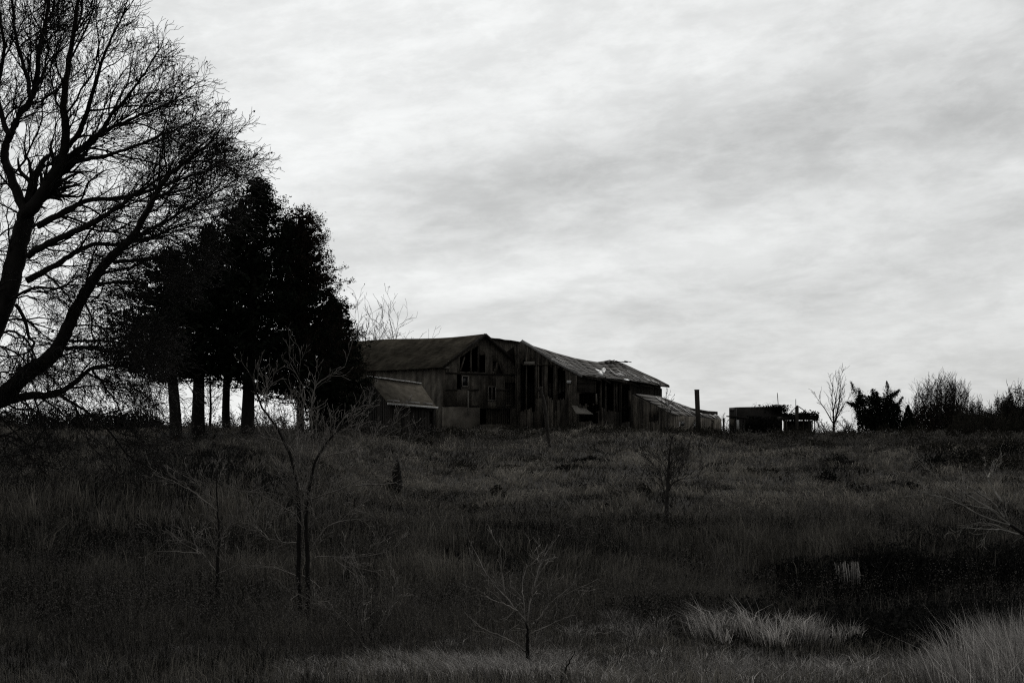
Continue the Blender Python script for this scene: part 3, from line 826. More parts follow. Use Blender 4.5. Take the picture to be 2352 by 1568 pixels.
for (x0_, y0_, x1_, y1_) in ((1370, 868, 1440, 877), (1372, 873, 1392, 866), (1385, 870, 1402, 880)):
    ms = Mesh(); ms.beam(online(EV, G, x0_, y0_)[1], online(EV, G, x1_, y1_)[1], .05, .1); ms.build('broken_rafter', MAT['wood_dark'], b2)
for i in range(9):                                       # torn eave edge
    x = 1340 + rng.uniform(0, 170); y = 862 + (x - 1340) * .14 + 3
    p = online(EV, G, x, y)[1]; ms = Mesh(); ms.beam(p, p + P3(G, 0) * rng.uniform(.3, .9) + vec([0, 0, rng.uniform(-.25, .05)]), .06, .05); ms.build('broken_rafter', MAT['wood_dark'], b2)
ms = Mesh()
for a, b in ((rows[0][0], rows[0][4]), (rows[0][4], rows[0][8])): ms.beam(a + vec([-.05, -.05, -.08]), b + vec([-.05, -.05, -.08]), .06, .2)
ms.build('bargeboard', MAT['tin_pale'], ro2)

# ---- lean-to block at the right end
K3 = np.array([(1546 - CX) / F * 103, 103.0])
b3 = thing('lean_to', 'low lean-to with a streaked tin roof against the collapsing barn', 'shed', (K3[0], K3[1], gz(*K3)))
W3 = np.array([(1452 - CX) / F * 108.5, 108.5]); d3 = (W3 - K3); l3 = np.linalg.norm(d3); d3 = d3 / l3
h3a = (HY - 951) / F * 103; h3b = (HY - 906) / F * 108.5
plank_wall('wall', MAT['wood'], b3, K3, d3, 0, l3, zg - .3, lambda s: h3a + (h3b - h3a) * s / l3, [rect_px(K3, d3, *c2(1570, 1105), *c2(1690, 1180))], w=.17, seed=21, thick=-.03, ragged=.15)
e3 = np.array([(1657 - CX) / F * 109, 109.0]); g3 = e3 - K3; lg3 = np.linalg.norm(g3); g3 = g3 / lg3
def wall_box(parent, P0, d, t0, t1, z0, ztop, holes, mat, thick=.2, name='wall'):
    return plank_wall(name, mat, parent, P0, d, t0, t1, z0, ztop, holes, w=.3, gap=0.0, ragged=0.0, thick=thick, seed=2)
h3c = (HY - 962) / F * 109
hw = [rect_px(K3, g3, *c2(1925, 1170), *c2(1980, 1225)), rect_px(K3, g3, *c2(2075, 1175), *c2(2125, 1270)), rect_px(K3, g3, *c2(2280, 1160), *c2(2320, 1260))]
wall_box(b3, K3, g3, 0.02, lg3, zg - .5, lambda t: h3a + (h3c - h3a) * t / lg3 - .04, hw, MAT['render_'])
for x0_, y0_, x1_, y1_ in ((1925, 1170, 1980, 1225), (2075, 1175, 2125, 1270)):
    window(b3, K3, g3, *c2(x0_, y0_), *c2(x1_, y1_), fr=.05, glass=True)
# roof patch
top_e = [(1460, 904), (1500, 908), (1516, 910), (1546, 921), (1590, 937), (1620, 946), (1648, 953)]
bot_e = [(1544, 951), (1562, 953), (1580, 955), (1598, 957), (1618, 958.5), (1638, 960.5), (1658, 963)]
TE = K3 + np.array([-1.2, 5.2])
up_d = np.array([math.cos(R(30)), math.sin(R(30))])
rows = []
for i, ((xa, ya), (xb, yb)) in enumerate(zip(top_e, bot_e)):
    Yt = 108.5 + i * .65; Yb2 = 102.7 + i * 1.08
    a = px(xa, ya, Yt); b = px(xb, yb, Yb2)
    rows.append([a * (1 - k / 5) + b * (k / 5) + vec([0, 0, 0 if k in (0, 5) else rng.uniform(-.03, .03)]) for k in range(6)])
ro3 = torn_roof(rows, {}, .05).build('roof', MAT['tin'], b3)
for i in range(26):
    ms = Mesh(); ii = rng.randrange(0, 6); fa = rng.random(); k0 = rng.uniform(0, .7); k1 = min(1, k0 + rng.uniform(.2, .6))
    A0 = rows[ii][0] * (1 - fa) + rows[ii + 1][0] * fa; B0 = rows[ii][5] * (1 - fa) + rows[ii + 1][5] * fa
    wv = (rows[ii + 1][0] - rows[ii][0]); wv = wv / np.linalg.norm(wv) * rng.uniform(.1, .3)
    a = A0 * (1 - k0) + B0 * k0 + vec([0, 0, .045 + .012 * (i % 4)]); b = A0 * (1 - k1) + B0 * k1 + vec([0, 0, .05 + .012 * (i % 4)])
    ms.prism([a, a + wv, b + wv, b], (0, 0, -.012)); ms.build('loose_sheet', MAT['tin_pale'], b3)
ms = Mesh(); ms.beam(px(1604, 944, 107), px(1638, 950, 108), .3, .12); ms.beam(px(1590, 939.5, 107), px(1634, 947, 108.5), .4, .1); ms.build('roof_patch', MAT['post'], b3)

# ---- small outbuilding in front, tin ridge cap and white gutter
K4 = np.array([(894 - CX) / F * 92, 92.0])
b4 = thing('outbuilding', 'small dark shed with pale ridge cap and white gutter before the barn', 'shed', (K4[0], K4[1], gz(*K4)))
e0 = px(892, 926, 92 - .2); e1 = px(1003, 935, 92 + 3.85 * .643)
r0 = px(845, 865, 93.8); r1 = px(966, 881, 93.8 + 4.25 * .643)
rows = [[e0 * (1 - k / 3) + r0 * (k / 3) for k in range(4)], [(e0 + e1) / 2 * (1 - k / 3) + (r0 + r1) / 2 * (k / 3) - vec([0, 0, .04]) for k in range(4)], [e1 * (1 - k / 3) + r1 * (k / 3) for k in range(4)]]
ms = grid_slab(rows, .08)
bk0 = r0 + P3(Ld, 0) * 2.3 - vec([0, 0, 1.7]); bk1 = r1 + P3(Ld, 0) * 2.3 - vec([0, 0, 1.7])
grid_slab([[r0, bk0], [r1, bk1]], .08, ms)
ro4 = ms.build('roof', MAT['shed_roof'], b4)
ms = Mesh()
for i in range(9):
    a = r0 * (1 - i / 9) + r1 * (i / 9); b = r0 * (1 - (i + 1) / 9) + r1 * ((i + 1) / 9)
    j = vec([0, 0, .035 + rng.uniform(-.012, .012)])
    ms.beam(a + j, b + j, .2, .07)
ms.build('ridge_cap', MAT['galv'], ro4)
ms = Mesh(); ms.beam(e0 + vec([0, -.12, -.03]), e1 + vec([.05, -.12, -.03]), .20, .12); 
ms.build('gutter', MAT['white'], ro4)
for fa, fb in ((.02, .26), (.40, .68), (.76, .95)):
    a = e0 * (1 - fa) + e1 * fa; b = e0 * (1 - fb) + e1 * fb
    up4 = (r0 - e0) * .09 + vec([0, -.02, .05]); ms = Mesh(); ms.beam(a + up4, b + up4, .05, .09); ms.build('snow_guard', MAT['tin_pale'], ro4)
K4b = K4 + Ld * .1 + G * .15
plank_wall('wall', MAT['shed_wood'], b4, K4b, G, 0, 3.7, zg - .2, lambda t: 1.72 - .05 * t, [rect_px(K4b, G, 985, 942, 992, 1000)], w=.22, seed=31)
plank_wall('wall', MAT['shed_wood'], b4, K4b, Ld, 0, 4.5, zg - .2, lambda s: 1.72 + .70 * min(s, 2.3) - (.70 * (s - 2.3) if s > 2.3 else 0), [], w=.22, seed=32, thick=-.03)
plank_wall('wall', MAT['shed_wood'], b4, K4b + G * 3.7, Ld, 0, 4.5, zg - .2, lambda s: 1.50 + .66 * min(s, 2.3) - (.70 * (s - 2.3) if s > 2.3 else 0), [], w=.3, seed=33)

# ---- ruined block house and canopy further right
c3 = lambda u, v: (1552.3 + .16 * u, 827.9 + .16 * v)
Y5 = 122.0
b5 = thing('block_ruin', 'roofless dark block ruin overgrown with vines on one corner', 'ruin', tuple(px(1744, 990, Y5)[:2]) + (gz(px(1744, 990, Y5)[0], Y5),))
def wallpx(ms, pts, Y, thick, dirv=(0, 1, 0)):
    ms.prism([px(x, y, Y) for x, y in pts], vec(dirv) * thick)
ms = Mesh()
wallpx(ms, [c3(876, 1080), c3(1528, 1080), c3(1528, 662), c3(1250, 660), c3(1100, 664), c3(876, 668)], Y5, .25)
ms.prism([px(*c3(876, 1080), Y5 + .26), px(*c3(876, 668), Y5 + .26), px(*c3(876, 668), Y5 + .26) + vec([-.15, 3.4, 0]), px(*c3(876, 1080), Y5 + .26) + vec([-.15, 3.4, 0])], (.25, 0, 0))
ms.prism([px(*c3(1526, 1080), Y5 + .26), px(*c3(1526, 664), Y5 + .26), px(*c3(1526, 664), Y5 + .26) + vec([.1, 3.4, 0]), px(*c3(1526, 1080), Y5 + .26) + vec([.1, 3.4, 0])], (-.25, 0, 0))
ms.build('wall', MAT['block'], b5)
n_ = 1700
Cc = np.array([px(*c3(nr.normal(1480, 75), 660 + abs(nr.normal(0, 60)) - 25), Y5 - .15 + nr.normal(0, .12)) for _ in range(500)] + [px(*c3(nr.uniform(1150, 1560), nr.uniform(640, 700)), Y5 + nr.normal(0, .15)) for _ in range(160)] + [px(*c3(nr.uniform(1010, 1500), nr.uniform(800, 1000)), Y5 - .25 + nr.normal(0, .1)) for _ in range(700)] + [px(*c3(nr.normal(1545, 30), nr.uniform(680, 800)), Y5 + nr.normal(0, .2)) for _ in range(130)])
ms = Mesh(); ms.addnp(*leafquads(Cc, nr.uniform(.05, .12, len(Cc))))
for k in range(14):
    p = px(*c3(rng.uniform(1080, 1560), 672), Y5 + .1); ms.tube([p, p + vec([rng.gauss(0, .15), 0, .15]), p + vec([rng.gauss(0, .35), 0, rng.uniform(.2, .5)])], [.015, .01, .006], 3)
ms.build('vine', MAT['darkscrub'], b5)
ms = Mesh(); ms.tube([px(*c3(1475, 700), Y5 + .1), px(*c3(1464, 560), Y5 + .1), px(*c3(1456, 462), Y5 + .1)], [.032, .03, .028], 6)
ms.build('pipe', MAT['post'], b5)
b6 = thing('ruin_porch', 'broken flat porch slab on posts left of the block ruin', 'ruin', tuple(px(1690, 990, 119)[:2]) + (gz(px(1690, 990, 119)[0], 119),))
ms = Mesh(); ms.prism([px(*c3(u, v), 119) for u, v in ((780, 788), (1050, 812), (1050, 835), (780, 802))], (0, 2.2, 0)); ms.build('slab', MAT['block'], b6)
for u, wd_ in ((860, 14), (935, 45), (985, 14), (690, 22)):
    ms = Mesh(); ms.prism([px(*c3(u - wd_ / 2, 1100), 119.1), px(*c3(u + wd_ / 2, 1100), 119.1), px(*c3(u + wd_ / 2, 822), 119.1), px(*c3(u - wd_ / 2, 822), 119.1)], (0, .25, 0)); ms.build('post', MAT['block'], b6)
ms = Mesh(); ms.prism([px(*c3(u, v), 118.9) for u, v in ((872, 850), (908, 850), (912, 990), (876, 990))], (0, .05, 0)); ms.build('white_board', MAT['white'], b6)
ms = Mesh(); ms.prism([px(*c3(u, v), 119.3) for u, v in ((780, 830), (860, 835), (850, 930), (790, 930))], (0, .1, 0)); ms.build('panel', MAT['render_'], b6)
b7 = thing('chimney', 'small dark chimney stub between the lean-to and the block ruin', 'chimney', tuple(px(1682, 990, 121)[:2]) + (gz(px(1682, 990, 121)[0], 121),))
ms = Mesh(); ms.prism([px(*c3(u, v), 121.3) for u, v in ((782, 1080), (842, 1080), (842, 716), (782, 716))], (0, .4, 0)); ms.build('stack', MAT['block'], b7)
ms = Mesh(); ms.prism([px(*c3(u, v), 121.25) for u, v in ((778, 715.5), (847, 715.5), (847, 705), (778, 705))], (0, .5, 0)); ms.build('cap', MAT['block'], b7)
b8 = thing('low_annex', 'low dark annex roof just right of the lean-to', 'shed', tuple(px(1650, 990, 114)[:2]) + (gz(px(1650, 990, 114)[0], 114),))
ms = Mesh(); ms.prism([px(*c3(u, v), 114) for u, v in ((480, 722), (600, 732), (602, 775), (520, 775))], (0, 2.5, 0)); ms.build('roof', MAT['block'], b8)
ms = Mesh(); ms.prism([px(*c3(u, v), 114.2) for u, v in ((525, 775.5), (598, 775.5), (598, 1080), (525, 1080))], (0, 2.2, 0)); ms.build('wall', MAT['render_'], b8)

YC = 118.0
b9 = thing('canopy', 'low canopy overgrown with creepers on thin posts', 'canopy', tuple(px(1840, 990, YC)[:2]) + (gz(px(1840, 990, YC)[0], YC),))
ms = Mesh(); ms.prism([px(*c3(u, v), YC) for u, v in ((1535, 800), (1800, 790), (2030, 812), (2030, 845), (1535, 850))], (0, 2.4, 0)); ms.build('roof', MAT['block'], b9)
ms = Mesh(); ms.prism([px(*c3(u, v), YC + 2.0) for u, v in ((1548, 1100), (1950, 1100), (1950, 862), (1548, 862))], (0, .1, 0)); ms.build('shade_backdrop', MAT['block'], b9)  # added dark sheet standing in for the gloom under the canopy
Cc = np.array([px(*c3(nr.uniform(1530, 2050), 0), YC + nr.uniform(-.2, 2.4)) for _ in range(1500)])
Cc[:, 2] = (HY - (827.9 + .16 * (800 + nr.normal(0, 30, 1500) + 10 * np.sin(Cc[:, 0] * 3)))) / F * YC
ms = Mesh(); ms.addnp(*leafquads(Cc, nr.uniform(.06, .16, len(Cc)))); ms.build('creeper', MAT['darkscrub'], b9)
for u, ub, wd_, mt in ((1555, 1555, 20, 'wood'), (1590, 1590, 12, 'wood'), (1830, 1826, 10, 'wood'), (1965, 1945, 16, 'white'), (1995, 1990, 12, 'block'), (1910, 1912, 18, 'block')):
    ms = Mesh(); ms.beam(px(*c3(ub, 1100), YC + .1), px(*c3(u, 850), YC + .1), wd_ * .0058, .1); ms.build('post', MAT[mt], b9)
b10 = thing('pole', 'stout braced post with a thin rod standing in the canopy', 'post', tuple(px(1831, 990, YC - .5)[:2]) + (gz(px(1831, 990, YC)[0], YC),))
ms = Mesh(); ms.prism([px(*c3(u, v), YC - .5) for u, v in ((1718, 1100), (1764, 1100), (1764, 650), (1744, 640), (1720, 668))], (0, .25, 0)); ms.build('shaft', MAT['post'], b10)
ms = Mesh(); ms.tube([px(*c3(1722, 700), YC - .53), px(*c3(1722, 550), YC - .53)], [.03, .025], 5); ms.build('rod', MAT['post'], b10)
for (a_, b_2) in (((1618, 775), (1718, 672)), ((1768, 662), (1905, 760))):
    ms = Mesh(); ms.beam(px(*c3(*a_), YC - .4), px(*c3(*b_2), YC - .4), .05, .06); ms.build('brace', MAT['post'], b10)

# stout square post in front of the lean-to
p0 = px(1602, 990, 100); g_ = gz(p0[0], 100)
b11 = thing('square_post', 'thick dark square post rising in front of the lean-to', 'post', (p0[0], 100, g_))
ms = Mesh(); a = vec([px(1605, 990, 100)[0], 100, g_ - .2]); b = px(1600.5, 896, 100)
ms.beam(a, b, .30, .30); ms.build('shaft', MAT['post'], b11)
ms = Mesh(); ms.beam(b + vec([0, 0, .003]), b + vec([0, 0, .05]), .33, .33); ms.build('cap', MAT['block'], b11)

# ------------------------------------------------------------------ branching
def rv(s=1.0): return Vector((rng.gauss(0, s), rng.gauss(0, s), rng.gauss(0, s)))
def perp(d):
    v = rv(); v -= v.dot(d) * d
    return v.normalized() if v.length > 1e-4 else Vector((1, 0, 0))
class Tree:
    def __init__(s, wig=.18, center=None, env=None, up=.05, outw=.1):
        s.poly = []; s.tips = []; s.wig = wig; s.center = center; s.env = env; s.up = up; s.outw = outw
    def grow(s, p, d, L, r, lev, P):
        """P: list per level of (step, child spacing, child length ratio, angle, sides)"""
        step, spac, ratio, ang, sides = P[lev]
        n = max(2, int(L / step)); p = Vector(p); d = Vector(d).normalized(); pts = [p.copy()]; rr = [r]
        acc = rng.random() * spac; last = lev + 1 >= len(P)
        for i in range(n):
            d = d + rv(s.wig)
            if s.center is not None: d += (p - s.center).normalized() * s.outw
            d.z += s.up
            d.normalize(); p = p + d * step
            if s.env and not s.env(p) and i > 1:
                break
            f = (i + 1) / n; ra = r * (1 - .72 * f); pts.append(p.copy()); rr.append(ra)
            acc += step
            while not last and acc > spac and f > .12:
                acc -= spac * rng.uniform(.7, 1.3)
                cd = (d * math.cos(ang * rng.uniform(.6, 1.3)) + perp(d) * math.sin(ang * rng.uniform(.6, 1.3)))
                s.grow(p, cd, max(step * 2, L * ratio * (1.15 - .6 * f) * rng.uniform(.6, 1.25)), ra * rng.uniform(.5, .75), lev + 1, P)
        if len(pts) > 1:
            s.poly.append((pts, rr, sides)); s.tips.append((pts[-1], lev))
    def mesh(s, rmin=0.0, ms=None):
        ms = ms or Mesh()
        for pts, rr, sides in s.poly:
            ms.tube([tuple(q) for q in pts], [max(rmin, x) for x in rr], sides)
        return ms
def smooth_line(pts, n=6):
    """Catmull-Rom through points"""
    P = [np.array(p, float) for p in pts]; P = [2 * P[0] - P[1]] + P + [2 * P[-1] - P[-2]]; out = []
    for i in range(1, len(P) - 2):
        for k in range(n):
            t = k / n; a, b, c, d = P[i - 1], P[i], P[i + 1], P[i + 2]
            out.append(.5 * ((2 * b) + (-a + c) * t + (2 * a - 5 * b + 4 * c - d) * t * t + (-a + 3 * b - 3 * c + d) * t ** 3))
    out.append(P[-2]); return out

# ---- the big bare tree at the left
YT = 32.0
cen = Vector(px(-60, 560, YT))
limbs = [  # (points in image coordinates, start radius, end radius, depth drift)
 ([(-250, 1410), (-215, 1280), (-160, 1120), (-110, 990), (-75, 900)], .46, .36, 0),
 ([(-75, 900), (-25, 770), (12, 690), (34, 605), (50, 535), (62, 492)], .34, .24, .3),
 ([(62, 492), (47, 460), (22, 396), (11, 360), (22, 313), (50, 255), (72, 232), (84, 185), (90, 115), (102, 65), (112, 10), (118, -60)], .16, .04, 1.5),
 ([(62, 492), (104, 432), (130, 389), (148, 342), (151, 288), (146, 230), (158, 150), (172, 60), (185, -40)], .19, .04, -1.0),
 ([(22, 313), (5, 270), (-5, 200), (10, 120), (0, 40), (-10, -60)], .09, .03, 1.0),
 ([(72, 232), (60, 170), (40, 100), (30, 30), (25, -50)], .07, .03, .5),
 ([(150, 365), (195, 335), (228, 308), (255, 265), (290, 225), (325, 180), (355, 130)], .10, .02, .6),
 ([(148, 345), (185, 300), (205, 240), (225, 170), (250, 100), (280, 40)], .09, .02, -1.3),
 ([(228, 308), (275, 285), (330, 262), (385, 240), (430, 205)], .06, .014, 1.0),
 ([(130, 395), (175, 372), (240, 358), (300, 340), (370, 312), (440, 280)], .08, .014, -.8),
 ([(85, 520), (160, 480), (200, 462), (290, 452), (370, 428), (450, 400), (530, 372)], .10, .015, 1.0),
 ([(65, 588), (108, 560), (180, 528), (230, 502), (285, 465), (350, 420), (430, 372), (510, 330)], .11, .015, -1.4),
 ([(60, 645), (120, 615), (170, 582), (215, 562), (275, 560), (340, 548), (410, 520), (480, 500)], .10, .015, .8),
 ([(300, 548), (360, 520), (430, 480), (500, 440), (560, 400)], .06, .012, 1.2),
 ([(-110, 990), (-60, 955), (0, 915), (54, 866), (119, 816), (144, 776), (173, 715), (209, 650), (252, 593), (302, 546), (342, 478), (372, 420), (425, 370), (480, 330)], .30, .02, -2.2),
 ([(262, 603), (324, 596), (390, 590), (450, 570), (510, 535)], .06, .012, -1.0),
 ([(223, 654), (288, 646), (330, 646), (380, 630)], .05, .012, .7),
 ([(158, 783), (238, 783), (306, 787), (370, 780)], .045, .012, .9),
 ([(150, 801), (200, 798), (266, 808), (324, 826), (380, 850), (430, 880)], .06, .012, -.9),
 ([(-40, 945), (0, 928), (61, 909), (126, 905), (173, 877), (216, 844), (288, 837), (350, 820)], .16, .014, 1.4),
 ([(137, 907), (169, 927), (209, 952), (255, 995), (300, 1050), (350, 1072), (400, 1100)], .05, .010, -1.4),
 ([(212, 850), (252, 902), (275, 940), (290, 985)], .04, .010, .9),
 ([(36, 700), (55, 730), (65, 770), (79, 790), (60, 811), (20, 820)], .06, .02, -1.0),
 ([(192, 690), (210, 730), (212, 770), (240, 800), (262, 830)], .035, .01, -.6),
 ([(-20, 750), (-60, 640), (-40, 520), (-70, 400), (-50, 250), (-80, 80)], .16, .03, .6),
 ([(-30, 780), (20, 760), (60, 780), (90, 830), (140, 850)], .05, .012, 1.4),
 ([(20, 690), (80, 660), (140, 660), (200, 620)], .05, .012, -1.6),
 ([(-75, 960), (-30, 1000), (20, 1000), (70, 1020), (100, 990)], .06, .012, -1.2),
]
bigt = thing('bare_tree', 'huge leafless tree with sweeping limbs filling the upper left', 'tree', (px(-250, 1400, YT)[0], YT, gz(px(-250, 1400, YT)[0], YT)))
trunk = Mesh(); tree = Tree(wig=.21, center=cen, up=.015, outw=.075)
edge = [(-400, -200), (300, -60), (335, 30), (385, 95), (440, 150), (475, 230), (535, 300), (560, 340), (610, 390), (625, 430), (560, 520), (520, 600), (450, 700), (420, 800), (430, 900), (430, 1100), (-400, 1150)]
ex = [e[0] for e in edge]; ey = [e[1] for e in edge]
def env_big(p):
    x = CX + F * p.x / p.y; y = HY - F * p.z / p.y
    if y > 1090: return False
    lim = np.interp(y, ey[1:-1], ex[1:-1]) if y > -60 else 300
    # crown is a rounded volume: narrower away from the tree's own depth
    dd = abs(p.y - YT) / 6.5
    lim = -60 + (lim + 60) * math.sqrt(max(0, 1 - dd * dd))
    return x < lim - 20 + rng.gauss(0, 13)
tree.env = env_big
PLX = [(.26, .26, .45, .65, 5), (.18, .17, .5, .68, 4), (.13, .14, .5, .72, 3), (.09, 9, 0, 0, 3)]
PL = [(.22, .20, .50, .65, 4), (.15, .14, .55, .68, 3), (.10, .11, .6, .72, 3), (.07, 9, 0, 0, 3)]
for pts, r0_, r1_, drift in limbs:
    n_ = len(pts)
    P_ = smooth_line([px(x, y, YT + drift * (i / (n_ - 1))) for i, (x, y) in enumerate(pts)], 5)
    for i in range(1, len(P_) - 1): P_[i] = P_[i] + np.array([rng.gauss(0, .008), rng.gauss(0, .02), rng.gauss(0, .008)])
    r0_ *= .76; r1_ *= .8
    rr_ = np.linspace(r0_, r1_, len(P_)) * (1 + .03 * np.sin(np.arange(len(P_)) * 1.3))
    trunk.tube(P_, rr_, 8 if r0_ > .1 else 6)
    if r0_ > .24 and n_ < 8 and pts[0][1] > 900: continue
    acc = 0; accb = .4; tot = sum(np.linalg.norm(P_[i + 1] - P_[i]) for i in range(len(P_) - 1)); run = 0
    for i in range(1, len(P_)):
        sl = np.linalg.norm(P_[i] - P_[i - 1]); run += sl; acc += sl; accb += sl; f_ = run / tot
        while accb > .8 and rr_[i] > .012:
            accb -= .8 * rng.uniform(.7, 1.3); d = Vector(P_[i] - P_[i - 1]).normalized()
            cd = d * .75 + perp(d) * .6 + (Vector(P_[i]) - cen).normalized() * .4
            tree.grow(P_[i], cd, rng.uniform(1.8, 3.8), min(.026, rr_[i] * .5), 0, PLX)
        sp = .36
        while acc > sp:
            acc -= sp * rng.uniform(.7, 1.3)
            d = Vector(P_[i] - P_[i - 1]).normalized()
            cd = d * math.cos(.75) + perp(d) * math.sin(.75) + (Vector(P_[i]) - cen).normalized() * .35
            tree.grow(P_[i], cd, rng.uniform(1.0, 2.3) * (1.0 if f_ > .2 else .7), min(.026, rr_[i] * .5) * rng.uniform(.5, 1), 0, PL)
    # continue past the end
    d = Vector(P_[-1] - P_[-2]).normalized()
    for _ in range(3): tree.grow(P_[-1], d + rv(.25), rng.uniform(1.2, 2.4), rr_[-1] * .8, 0, PL)
# drop what leaves the crown's outline
tree.poly = tree.poly[:110000]
print('big tree polylines', len(tree.poly), time.time() - T0)
trunk.build('trunk', MAT['bark'], bigt, smooth=True)
tree.mesh(.0046).build('crown', MAT['bark'], bigt)
# a few leaves still hanging on
tp = [q[0][-1] for q in tree.poly if q[2] == 3]
rng.shuffle(tp)
lc = []
for p in tp:
    x = CX + F * p.x / p.y; y = HY - F * p.z / p.y
    pr = .035 + .28 * math.exp(-((x - 415) / 70) ** 2 - ((y - 200) / 70) ** 2) + .12 * math.exp(-((x - 490) / 110) ** 2 - ((y - 380) / 90) ** 2)
    if rng.random() < pr: lc.append(tuple(p - Vector((0, 0, .03))))
lc = np.array(lc); v, lv, lt = leafquads(lc, nr.uniform(.018, .05, len(lc)), aspect=.7)
link_mesh('leaves', v, (lv, lt), MAT['oakleaf'], bigt)

# ---- evergreen trees beside the barn
def evergreen(name, label, tx, Y, topy, left, right, lowy, lean=0, r=.3, dens=1.0, mat='needles', nb=170, leaf=(.07, .17), fill=1.0, prof=None, group=None, shaftx=None, bare=0):
    """crown described by its extent in the picture; the depth extent equals its width"""
    bx = (tx - CX) / F * Y; g = gz(bx, Y)
    root = thing(name, label, 'tree', (bx, Y, g), group)
    cxp = (left + right) / 2; half = (right - left) / 2 / F * Y
    top = px(shaftx if shaftx else cxp, topy, Y); zt = top[2]; zl_ = (HY - lowy) / F * Y
    midx = (cxp - CX) / F * Y
    tr = Mesh(); P_ = smooth_line([(bx, Y, g - .2), (bx + lean * .3, Y, g + 1.6), ((bx + midx) / 2, Y, (zl_ + zt) / 2), (top[0], Y, zt - .2)], 5)
    tr.tube(P_, (r - .02) * (1 - np.linspace(0, 1, len(P_))) ** .7 + .02, 9)
    prof = prof or (lambda f: min(1, (f + .06) / .22) ** .6 * (1 - f) ** .62 * 1.12)   # f 0 low..1 top
    cm = Mesh(); C = []
    for i in range(nb):
        f_ = ((i + rng.random()) / nb) ** .9; z = zl_ + (zt - zl_) * f_
        axp = np.interp(z, [p[2] for p in P_], [p[0] for p in P_])
        cenx = midx + (axp - midx) * f_
        a = rng.random() * 6.283; Rr = half * prof(f_) * rng.choice((rng.uniform(.45, .9), rng.uniform(.85, 1.16))) * (1 + .12 * math.sin(a * 2 + f_ * 9 + tx))
        if rng.random() < .10: Rr *= 1.18
        if vnoise(np.array([a * 1.3 + tx]), np.array([f_ * 7.0]), 41)[0] < .22: Rr *= .62
        d = np.array([math.cos(a), math.sin(a), 0]); start = np.array([axp, Y, z - .12 * Rr]); end = np.array([cenx, Y, z]) + d * Rr + np.array([0, 0, rng.uniform(-.22, .25) * Rr])
        midp = (start + end) / 2 + np.array([0, 0, -.08 * Rr])
        L = smooth_line([start, midp, end], 4); cm.tube(L, np.linspace(.05, .012, len(L)), 3)
        n_ = max(5, int(Rr * 9 * dens)); k = nr.uniform(.12 + bare, 1.03, n_)
        pts = np.stack([np.interp(k, np.linspace(0, 1, len(L)), [q[c] for q in L]) for c in range(3)], -1)
        pts += nr.normal(0, .13, (n_, 3)) * np.array([1, 1, .7])
        C.append(pts)
        tipn = max(3, int(4 * dens)); C.append(np.array(L[-1]) + nr.normal(0, .1, (tipn, 3)) + np.array([0, 0, .08]))
    n_ = int(480 * fill)                                   # inner foliage
    f_ = nr.uniform(0.02, .97, n_); a = nr.uniform(0, 6.283, n_); u = nr.uniform(0, 1, n_) ** .5 * .82
    pr = np.array([prof(q) for q in f_]) * half * u
    z = zl_ + (zt - zl_) * f_; axp = np.interp(z, [p[2] for p in P_], [p[0] for p in P_]); cxx = midx + (axp - midx) * f_
    inner = np.stack([cxx + pr * np.cos(a), Y + pr * np.sin(a), z], -1)
    C = np.concatenate(C); C = np.repeat(C, 6, 0) + nr.normal(0, .085, (len(C) * 6, 3)) * np.array([1, 1, .75])
    cm.addnp(*leafquads(C, nr.uniform(leaf[0], leaf[1], len(C)) * .68, aspect=.36))
    inner = np.repeat(inner, 3, 0) + nr.normal(0, .2, (n_ * 3, 3))
    if fill > 0: cm.addnp(*leafquads(inner, nr.uniform(.10, .26, len(inner)), aspect=.5))
    tr.build('trunk', MAT['bark'], root, smooth=True)
    cm.build('crown', MAT[mat], root)
    return root
ev = 'evergreens beside the barn'
dome = lambda f: min(1, (f + .10) / .25) ** .6 * (1 - f ** 2.3) ** .7 * 1.08
spire = lambda f: min(1, (f + .08) / .2) ** .6 * 1.22 * (1 - f) ** .52
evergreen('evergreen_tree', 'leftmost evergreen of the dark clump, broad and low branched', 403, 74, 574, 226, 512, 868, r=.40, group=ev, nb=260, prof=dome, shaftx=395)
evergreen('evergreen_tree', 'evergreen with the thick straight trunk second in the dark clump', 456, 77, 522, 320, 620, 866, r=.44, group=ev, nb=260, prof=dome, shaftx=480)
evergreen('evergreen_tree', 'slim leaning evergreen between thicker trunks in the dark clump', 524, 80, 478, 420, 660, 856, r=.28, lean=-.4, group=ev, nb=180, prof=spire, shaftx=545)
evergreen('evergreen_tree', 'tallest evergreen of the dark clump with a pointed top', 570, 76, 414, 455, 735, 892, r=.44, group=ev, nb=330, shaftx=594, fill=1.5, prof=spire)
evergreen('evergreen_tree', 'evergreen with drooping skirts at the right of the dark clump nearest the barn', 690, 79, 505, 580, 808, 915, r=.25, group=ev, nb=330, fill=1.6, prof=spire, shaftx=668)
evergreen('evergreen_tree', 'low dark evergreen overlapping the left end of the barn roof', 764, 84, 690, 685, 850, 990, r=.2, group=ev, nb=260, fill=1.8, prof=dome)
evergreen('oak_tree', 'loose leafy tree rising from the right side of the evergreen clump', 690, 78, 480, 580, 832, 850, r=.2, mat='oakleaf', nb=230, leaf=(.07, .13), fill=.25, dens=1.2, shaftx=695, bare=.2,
          prof=lambda f: .95 * (1 - f) ** .5 + .16 * math.sin(f * 14) * (1 - f) + .08)
